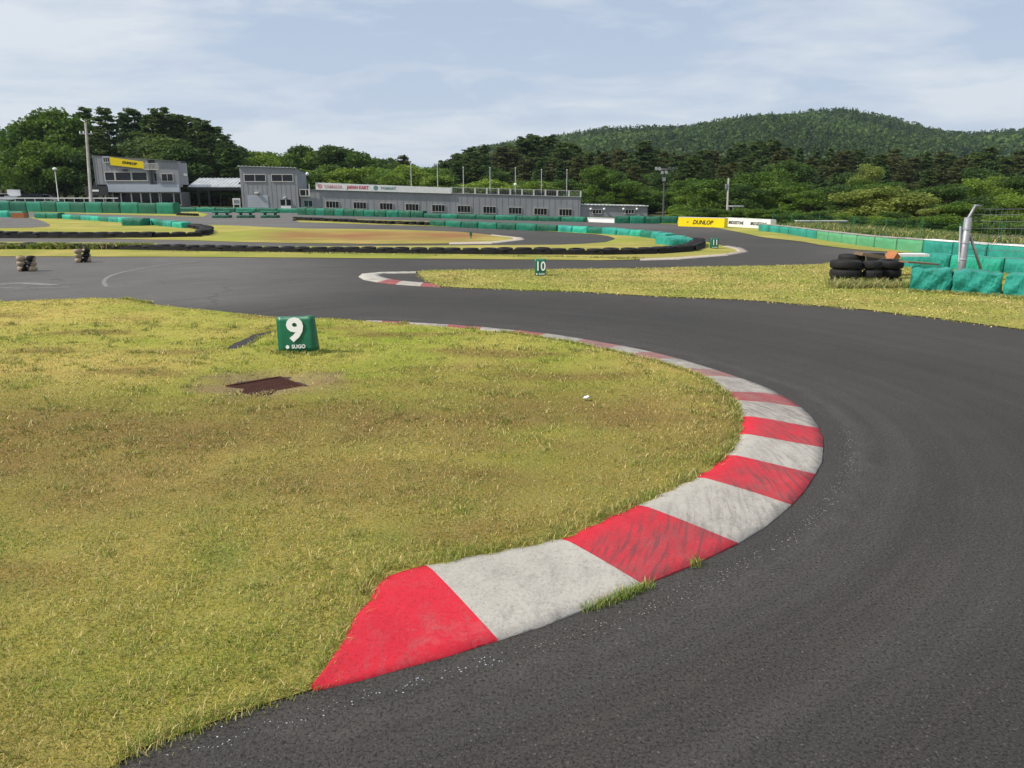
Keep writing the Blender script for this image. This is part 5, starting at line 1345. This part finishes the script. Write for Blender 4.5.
# ------------------------------------------------------------------ trees
def leaf_quads(c, s, n, flat=0.0, rs=rng):
    """n small faces near the centres c with sizes s"""
    a = rs.normal(size=(n,3)); a[:,2] *= (1-flat); a /= np.linalg.norm(a,axis=1)[:,None]
    b = rs.normal(size=(n,3)); b -= (a*b).sum(1)[:,None]*a; b /= np.linalg.norm(b,axis=1)[:,None]
    if flat: a[:,2] *= .5
    s = s[:,None]; k = rs.uniform(.5,1,n)[:,None]
    return np.stack([c-a*s, c+b*s*k, c+a*s, c-b*s*k], 1).reshape(-1,3)
def make_tree_mesh(kind, seed):
    rs = np.random.default_rng(seed); rd = random.Random(seed)
    C = []; Sz = []; Cv = []; limbs = []
    if kind == 'thicket':    # crown down to the ground
        lobes = []
        for k in range(30):
            z = rd.uniform(.8,8.6); rmax = 4.2*math.sqrt(max(.05,1-(z/10.2)**2)); a = rd.uniform(0,6.28); q = rmax*rd.uniform(.3,1.0)
            lobes.append((q*math.cos(a), q*math.sin(a), z, rd.uniform(.8,1.6)))
        lobes.append((rd.uniform(-.6,.6),0,8.8,1.2))
        for (x,y,z,r_) in lobes:
            n = int(250*r_**1.5); d = rs.normal(size=(n,3)); d /= np.linalg.norm(d,axis=1)[:,None]
            rad = r_*(1-.5*rs.random(n)**1.6)*(1+.25*np.sin(d[:,0]*7+seed)*np.cos(d[:,1]*6+z))
            C.append(np.array((x,y,z))+d*rad[:,None]*np.array((1.15,1.15,.7)))
            Sz.append(rs.uniform(.08,.2,n)); Cv.append(np.clip(rd.uniform(.2,.8)+rs.normal(0,.22,n),0,1)); limbs.append(((0,0,min(z*.5,3)),(x*.8,y*.8,z-.2)))
        trunk = (0.2,6)
    elif kind == 'broad':      # unit: height 10, crown radius ~4
        lobes = []
        for k in range(rd.randint(15,20)):
            z = rd.uniform(2.2,9.0); rmax = 3.6*math.sin(math.pi*min(1,(z-.2)/9.8)**.8)*1.0
            a = rd.uniform(0,6.28); q = rmax*rd.uniform(.35,1.0)
            lobes.append((q*math.cos(a), q*math.sin(a), z, rd.uniform(.9,1.7)))
        lobes.append((0,0,8.6,1.4))
        for (x,y,z,r_) in lobes:
            n = int(260*r_**1.6); d = rs.normal(size=(n,3)); d /= np.linalg.norm(d,axis=1)[:,None]
            rad = r_*(1-.45*rs.random(n)**1.8)*(1+.22*np.sin(d[:,0]*7+seed)*np.cos(d[:,1]*6+z))
            c = np.array((x,y,z))+d*rad[:,None]*np.array((1.1,1.1,.8))
            C.append(c); Sz.append(rs.uniform(.10,.24,n)); Cv.append(np.clip(rd.uniform(.2,.8)+rs.normal(0,.22,n),0,1))
            limbs.append(((0,0,min(z*.55,4.5)),(x*.8,y*.8,z-.2)))
        trunk = (0.26,7.5)
    elif kind == 'pine':     # irregular red pine: high crown of flat plates
        for k in range(54):
            z = 1.6+8.2*(k/53)**.92; rmax = (.35+2.6*math.sin(math.pi*min(1,(10.3-z)/9.2)*.55))*rd.uniform(.55,1.18)
            a = k*2.4+rd.uniform(-.6,.6); x, y = rmax*.6*math.cos(a), rmax*.6*math.sin(a)
            for q in range(4):
                t = rd.uniform(.5,1.5); rx = rd.uniform(.3,.62)*(.45+.25*rmax)
                qx, qy, qz = x*t+rd.gauss(0,.18), y*t+rd.gauss(0,.18), z+rd.uniform(-.2,.25)+.12*t; n = int(46+70*rx)
                d = rs.normal(size=(n,3)); d /= np.linalg.norm(d,axis=1)[:,None]; rad = rx*rs.random(n)**.5*(1+.4*np.sin(d[:,0]*9+q))
                c = np.array((qx,qy,qz))+d*rad[:,None]*np.array((1.15,1.15,.42))
                C.append(c); Sz.append(rs.uniform(.05,.15,n)); Cv.append(np.clip(.45+rd.uniform(-.3,.3)+rs.normal(0,.22,n),0,1))
            if k%2: limbs.append(((0,0,z-.35),(x*1.2,y*1.2,z)))
        trunk = (.19,9.6)
    else:                    # cedar: conical
        for k in range(60):
            z = 1.2+8.5*(k/59); rmax = (10.1-z)/9*2.1*rd.uniform(.75,1.12)+.12
            a = k*2.4; x, y = rmax*.6*math.cos(a), rmax*.6*math.sin(a); n = int(45+45*rmax)
            t = rs.random(n)**.6; d = rs.normal(0,1,(n,3))*.22*max(.5,rmax)
            c = np.column_stack([x*1.6*t, y*1.6*t, z-.35*t*rmax*.6])+d*np.array((.8,.8,.5))
            C.append(c); Sz.append(rs.uniform(.09,.2,n)); Cv.append(np.clip(.45+rd.uniform(-.25,.25)+rs.normal(0,.2,n),0,1))
        trunk = (.17,9.7)
    C = np.concatenate(C); Sz = np.concatenate(Sz); Cv = np.concatenate(Cv); n = len(C)
    v = leaf_quads(C, Sz, n, .35 if kind == 'pine' else 0, rs)
    f = np.arange(n*4).reshape(-1,4); cols = np.repeat(Cv,4)[:,None]*np.ones(3)
    me_o = obj_np('crown', v, f, M['leaf'], nv=4, cols=cols); me = me_o.data; bpy.data.objects.remove(me_o)
    bm = newbm(); bend = rd.uniform(-.3,.3)
    tube(bm, [(0,0,-.3),(bend*.2,.05,2),(bend*.6,-.05,5),(bend*.3,0,trunk[1])], trunk[0], 8, r2=trunk[0]*.25)
    for a, b in limbs: tube(bm, [a, ((a[0]+b[0])/2,(a[1]+b[1])/2,(a[2]+b[2])/2-.1), b], trunk[0]*.3, 5, r2=.03, caps=False)
    tm = bpy.data.meshes.new('trunk'); bm.to_mesh(tm); bm.free(); tm.materials.append(M['bark'])
    return me, tm
TM = {}
for kd, n in (('broad',5),('pine',5),('cedar',3),('thicket',4)): TM[kd] = [make_tree_mesh(kd, 100*len(kd)+i) for i in range(n)]
_cc = {}
def crown_mesh(kd, i, mat):
    key = (kd,i,mat)
    if key not in _cc:
        me = TM[kd][i][0].copy() if any(k[0]==kd and k[1]==i for k in _cc) else TM[kd][i][0]
        me.materials.clear(); me.materials.append(M[mat]); _cc[key] = me
    return _cc[key]
def tree(px, top, Y, kd, mat, label, group, wf=1.0, base=None, name=None, i=None):
    p = At(px,top,Y); zb = float(Tz(np.array([p.x]),np.array([Y]))[0]) if base is None else base
    h = p.z-zb; i = random.randrange(len(TM[kd])) if i is None else i
    nm = name or {'broad':'broadleaf_tree','pine':'pine_tree','cedar':'cedar_tree','thicket':'broadleaf_tree'}[kd]
    r = empty(nm, (p.x,Y,zb), random.uniform(0,6.28)); s = h/10.0; w = s*wf*random.uniform(.9,1.12); r.scale = (w,w,s)
    tag(r, label, 'tree' if 'bush' not in nm else 'bush', group)
    c = link(bpy.data.objects.new('crown', crown_mesh(kd,i,mat)), r); t = link(bpy.data.objects.new('trunk', TM[kd][i][1]), r)
    return r
L1 = 'trees of the grove behind the control building'
# left grove, distinct ones
tree(45,106,118,'broad','leaf','largest bright green broadleaf tree, left of the utility pole',L1,1.0,i=0)
tree(22,119,116,'broad','leaf','rounded broadleaf tree at the left end of the grove',L1,1.05,i=1)
tree(66,117,117,'broad','leaf','broadleaf tree directly left of the utility pole',L1,1.0,i=2)
tree(85,108,124,'pine','pine','tall sparse pine right behind the utility pole',L1,1.1,i=0)
tree(104,109,122,'pine','pine','tall pine above the left end of the control building',L1,1.15,i=1)
tree(-8,128,125,'broad','leafdark','dark broadleaf tree cut by the left edge of the picture',L1,1.1)
tree(33,138,112,'broad','leaf','lower broadleaf tree filling the front of the left grove',L1,1.3)
tree(58,142,112,'broad','leaf','low spreading broadleaf tree on the grass bank by the lamp post',L1,1.3)
tree(78,150,111,'broad','leafdark','low dark tree behind the foot of the utility pole',L1,1.4)
for px, top, kd, mt in ((122,111,'cedar','cedar'),(133,110,'pine','pine'),(146,113,'cedar','cedar'),(158,110,'pine','pine'),(168,116,'pine','pine'),(180,114,'cedar','cedar'),(192,118,'pine','pine'),(203,121,'pine','pine'),(214,128,'pine','pine'),(224,136,'pine','pine'),(232,143,'broad','leafdark')):
    tree(px,top,random.uniform(120,132),kd,mt,'dark evergreen of the tall row above the control building roof',L1,1.5)
for px in range(88,240,11):
    tree(px+random.uniform(-3,3),random.uniform(134,150) if px < 190 else random.uniform(145,158),random.uniform(112,118),random.choice(['pine','cedar','broad']),random.choice(['pine','leafdark']),'dark lower tree filling the wood behind the control building',L1,1.5)
for px in range(-30,100,14):
    tree(px,random.uniform(152,165),random.uniform(135,142),'broad','leafdark','dark undergrowth tree at the back of the left grove',L1,1.8)
# middle grove
L2 = 'rounded trees behind the garage and pit building'
mid = [(243,150,'leaf'),(256,152,'leafbright'),(270,150,'leaf'),(287,151,'leaf'),(300,146,'leafdark'),(316,149,'leaf'),(331,146,'leafdark'),(346,148,'leafdark'),(360,150,'leaf'),(374,156,'leaf'),(388,157,'leafdark'),(400,160,'leaf'),(412,163,'leafdark'),(424,168,'leaf'),(436,167,'leafdark')]
for px, top, mt in mid: tree(px,top,random.uniform(140,158),'broad',mt,'rounded tree on the skyline behind the garage and pit building',L2,1.15)
for px in range(240,450,13):
    tree(px+random.uniform(-4,4),random.uniform(163,174),random.uniform(122,134),'broad',random.choice(['leaf','leafbright','leafdark','leaf']),'lower bushy tree close behind the pit building',L2,1.6)
tree(262,154,124,'broad','leafbright','bright yellow-green tree left above the garage roof',L2,1.3)
tree(392,171,116,'broad','leafbright','bright yellow-green tree above the middle of the white sign',L2,1.5)
tree(440,176,116,'broad','leafbright','bright low bush by the right end of the white sign',L2,1.9)
tree(490,178,114,'broad','leafbright','bright low bush behind the roof railing',L2,2.2)
# pines on the right
L3 = 'pines in the wood behind the far bend'
tops = [(405,157),(455,155),(470,150),(484,146),(498,147),(511,142),(524,138),(536,136),(548,138),(561,143),(574,141),(588,150),(602,147),(616,152),(630,148),(645,145),(658,150),(672,148),(686,153),(700,147),(714,150),(728,146),(742,143),(756,140),(770,142),(785,147),(800,143),(815,148),(830,146),(846,152),(862,148),(878,153),(895,150),(910,156),(926,151),(942,155),(958,158),(974,151),(990,147),(1006,153),(1022,150),(1038,154)]
for i, (px, top) in enumerate(tops):
    kd, mt = random.choice([('pine','pine'),('pine','pinered'),('pine','pine'),('cedar','cedar')])
    tree(px+random.uniform(-3,3),top+random.uniform(-3,4),random.uniform(150,185),kd,mt,'tall dark pine of the back row in the wood behind the far bend',L3,1.5)
for px in range(455,1050,17):
    kd, mt = random.choice([('pine','pine'),('pine','pinered'),('cedar','cedar')])
    tree(px+random.uniform(-5,5),random.uniform(150,160),random.uniform(148,160),kd,mt,'tall dark pine of the second row in the wood behind the far bend',L3,1.6)
for px in range(448,1050,13):
    kd, mt = random.choice([('pine','pine'),('pine','pinered'),('cedar','cedar'),('thicket','leafdark')])
    tree(px+random.uniform(-5,5),random.uniform(156,172),random.uniform(128,146),kd,mt,'dark tree of the middle row in the wood behind the far bend',L3,1.5)
L4 = 'bright trees in front of the wood'
for px in range(448,1050,13):
    tree(px+random.uniform(-6,6),random.uniform(176,194),random.uniform(112,124) if px < 690 else random.uniform(78,95),'thicket',random.choice(['leaf','leafbright','leafdark','leaf','leaf']),'low bushy green tree in front of the dark wood',L4,1.9)
for px, top, Y, mt, w in ((598,163,113,'leaf',1.0),(612,168,113,'leaf',1.0),(630,182,112,'leafbright',1.5),(690,176,100,'leaf',1.2),(760,170,95,'leaf',1.2),(778,166,96,'leaf',1.0)):
    tree(px,top,Y,'thicket',mt,{598:'bright broadleaf tree above the left half of the annex',612:'bright broadleaf tree above the right half of the annex',630:'yellow-green bush over the right end of the annex',690:'broadleaf tree between the floodlight mast and the grey pole',760:'broadleaf tree just right of the grey pole',778:'tall broadleaf tree left of the big rounded thicket'}[px],L4,w)
for px, top, Y, w, lb in ((866,187,56,1.9,'left dome of the big light green thicket left of the steel post'),(893,184,55,2.0,'highest dome of the big light green thicket left of the steel post'),(920,193,54,1.9,'right dome of the big light green thicket left of the steel post'),(941,205,50,1.8,'small bright dome at the right end of the big thicket'),(868,161,92,.9,'bright tree standing up behind the big thicket')):
    tree(px,top,Y,'thicket','leafpale',lb,L4,w)
for px, top, Y in ((960,200,50),(985,194,54),(1008,192,56),(1030,194,52),(1050,188,54),(950,182,74),(975,176,76),(1000,174,78),(1028,172,76)):
    tree(px,top,Y,'thicket',random.choice(['leaf','leafdark','leafbright']),'bushy tree at the right edge behind the fence wires',L4,1.6)
for px in range(678,1075,8):
    Y = float(np.interp(px,[620,770,860,1060],[62,56,44,34])); 
    tree(px+random.uniform(-4,4),float(np.interp(px,[620,700,800,900,1060],[209,209,211,215,219]))+random.uniform(-4,4),Y+random.uniform(0,8),'thicket',random.choice(['leafbright','leaf','leaf','leafdark']),'low bush at the foot of the wood behind the outer barrier','bushes at the foot of the wood',1.9,name='bush',base=-1.0)
for k in _cc.values(): pass
# forest on the hills: far, one mass
def forest():
    n = 15000; ang = rng.uniform(-.95,.95,n*2); Y = 330+560*rng.random(n*2)**.8; X = Y*ang*.95
    keep = rng.random(n*2) < .62; X, Y = X[keep], Y[keep]
    # nearer trees take room: thin them
    Z = hill_z(X, Y); V = []; Fc = []; Cc = []
    tpl = []
    for s in range(6):
        rs = np.random.default_rng(s); c = []; sz = []
        m = 34
        if s < 4:
            t = rs.random(m); r_ = (1-t)*.30+.02; a = rs.uniform(0,6.28,m); c = np.column_stack([r_*np.cos(a), r_*np.sin(a), .12+.86*t]); sz = .05+.09*(1-t)
        else:
            d = rs.normal(size=(m,3)); d /= np.linalg.norm(d,axis=1)[:,None]; c = d*np.array((.36,.36,.34))+np.array((0,0,.55)); sz = rs.uniform(.08,.14,m)
        q = leaf_quads(c, np.array(sz)*1.15, m, 0, rs); tpl.append(q)
    k = rng.integers(0,6,len(X)); Hh = rng.uniform(6.5,11,len(X)); patch = sn(X,Y,.02,3) > .25
    k = np.where(patch, rng.integers(4,6,len(X)), rng.integers(0,5,len(X)))
    tp = np.stack(tpl)[k]                      # n,184,3
    a = rng.uniform(0,6.28,len(X)); ca, sa = np.cos(a)[:,None], np.sin(a)[:,None]
    x = (tp[:,:,0]*ca-tp[:,:,1]*sa)*Hh[:,None]+X[:,None]; y = (tp[:,:,0]*sa+tp[:,:,1]*ca)*Hh[:,None]+Y[:,None]; z = tp[:,:,2]*Hh[:,None]+Z[:,None]-.5
    co = np.stack([x,y,z],-1).reshape(-1,3); m = len(co)//4
    tint = np.clip(.45+.35*sn(X,Y,.02,3)+rng.normal(0,.22,len(X)),0,1); cv = np.repeat(tint, 136)[:,None]*np.ones(3)
    cv = np.clip(cv+np.repeat(rng.normal(0,.12,m),4)[:,None],0,1)
    o = obj_np('forest', co, np.arange(m*4).reshape(-1,4), M['cedar'], nv=4, cols=cv)
    tag(o, 'dense forest of conifers covering the far hills', 'forest', kind='stuff')
forest()
# ------------------------------------------------------------------ air
HAZE = True
if HAZE:
    bm = newbm(); bx(bm, -1600,1700,-80,1400,-5,150)
    hm = bpy.data.materials.new('haze_air'); hm.use_nodes = True; t = hm.node_tree; t.nodes.clear()
    vo = t.nodes.new('ShaderNodeVolumePrincipled'); vo.inputs['Color'].default_value = (.72,.84,1,1); vo.inputs['Density'].default_value = .00010; vo.inputs['Anisotropy'].default_value = .2
    ou = t.nodes.new('ShaderNodeOutputMaterial'); t.links.new(vo.outputs[0], ou.inputs['Volume'])
    o = obj_bm('haze', bm, hm); tag(o, kind='stuff', label='thin pale air haze over the whole place')
# ------------------------------------------------------------------ sky, sun, camera
w = bpy.data.worlds.new('World'); S.world = w; w.use_nodes = True; t = w.node_tree; t.nodes.clear()
SUN_EL, SUN_AZ = math.radians(46), math.radians(-104)    # azimuth from +Y towards +X
sky = t.nodes.new('ShaderNodeTexSky'); sky.sky_type = 'NISHITA'; sky.sun_disc = False; sky.sun_elevation = SUN_EL; sky.sun_rotation = SUN_AZ; sky.air_density = 1.2; sky.dust_density = 1.5
b1 = t.nodes.new('ShaderNodeBackground'); b1.inputs['Strength'].default_value = .11; t.links.new(sky.outputs[0], b1.inputs[0])
tc = t.nodes.new('ShaderNodeTexCoord'); sep = t.nodes.new('ShaderNodeSeparateXYZ'); t.links.new(tc.outputs['Generated'], sep.inputs[0])
def mth(op, a, b=0.0):
    m = t.nodes.new('ShaderNodeMath'); m.operation = op
    for s_, v in ((m.inputs[0],a),(m.inputs[1],b)):
        if hasattr(v,'links'): t.links.new(v, s_)
        else: s_.default_value = v
    return m.outputs[0]
zz = mth('ADD', mth('MAXIMUM', sep.outputs[2], 0.0), .16)
cx_, cy_ = mth('DIVIDE', sep.outputs[0], zz), mth('DIVIDE', sep.outputs[1], zz)
cb = t.nodes.new('ShaderNodeCombineXYZ'); t.links.new(cx_, cb.inputs[0]); t.links.new(cy_, cb.inputs[1])
def cn(scale, det, rough, stretch, rot, off=0):
    mp = t.nodes.new('ShaderNodeMapping'); mp.inputs['Scale'].default_value = stretch; mp.inputs['Rotation'].default_value = (0,0,rot); mp.inputs['Location'].default_value = (off,off*.7,0)
    t.links.new(cb.outputs[0], mp.inputs[0]); nz = t.nodes.new('ShaderNodeTexNoise'); nz.inputs['Scale'].default_value = scale; nz.inputs['Detail'].default_value = det; nz.inputs['Roughness'].default_value = rough; nz.inputs['Distortion'].default_value = .3
    t.links.new(mp.outputs[0], nz.inputs['Vector']); return nz.outputs['Fac']
n1 = cn(1.5,8,.58,(1,1.25,1),.5); n2 = cn(.55,4,.5,(1,1.4,1),-.3,3.3)
s1 = mth('ADD', mth('MULTIPLY', n1, .55), mth('MULTIPLY', n2, .45))
rp = t.nodes.new('ShaderNodeValToRGB'); e = rp.color_ramp.elements; e[0].position = .425; e[0].color = (.43,.52,.67,1); e[1].position = .575; e[1].color = (.71,.745,.79,1)
t.links.new(s1, rp.inputs[0])
# thicker, paler air low down
mp = t.nodes.new('ShaderNodeMapRange'); mp.inputs['From Min'].default_value = 0; mp.inputs['From Max'].default_value = .22; mp.inputs['To Min'].default_value = .6; mp.inputs['To Max'].default_value = 0; t.links.new(sep.outputs[2], mp.inputs[0])
mxx = t.nodes.new('ShaderNodeMix'); mxx.data_type = 'RGBA'; t.links.new(mp.outputs[0], mxx.inputs['Factor']); t.links.new(rp.outputs[0], mxx.inputs['A']); mxx.inputs['B'].default_value = (.60,.68,.79,1)
b2 = t.nodes.new('ShaderNodeBackground'); b2.inputs['Strength'].default_value = 1.12; t.links.new(mxx.outputs['Result'], b2.inputs[0])
ms = t.nodes.new('ShaderNodeMixShader'); ms.inputs[0].default_value = .88; t.links.new(b1.outputs[0], ms.inputs[1]); t.links.new(b2.outputs[0], ms.inputs[2])
wo = t.nodes.new('ShaderNodeOutputWorld'); t.links.new(ms.outputs[0], wo.inputs[0])
sl = bpy.data.lights.new('sun','SUN'); sl.energy = 5.0; sl.angle = math.radians(1.0); sl.color = (1,.94,.84)
so = bpy.data.objects.new('sun', sl); COL.objects.link(so)
sd = Vector((math.sin(SUN_AZ)*math.cos(SUN_EL), math.cos(SUN_AZ)*math.cos(SUN_EL), math.sin(SUN_EL)))
so.rotation_euler = sd.to_track_quat('Z','Y').to_euler(); so.location = (0,0,40)
cam = bpy.data.cameras.new('camera'); cam.sensor_width = 36; cam.lens = F/1024*36; cam.clip_end = 6000; cam.clip_start = .05
co_ = bpy.data.objects.new('camera', cam); COL.objects.link(co_); co_.location = (0,0,H); co_.rotation_euler = (math.pi/2-PITCH,0,0); S.camera = co_
S.view_settings.view_transform = 'Standard'; S.view_settings.look = 'None'; S.view_settings.exposure = 0; S.view_settings.gamma = 1
S.cycles.max_bounces = 6; S.cycles.volume_bounces = 0; S.cycles.use_denoising = True
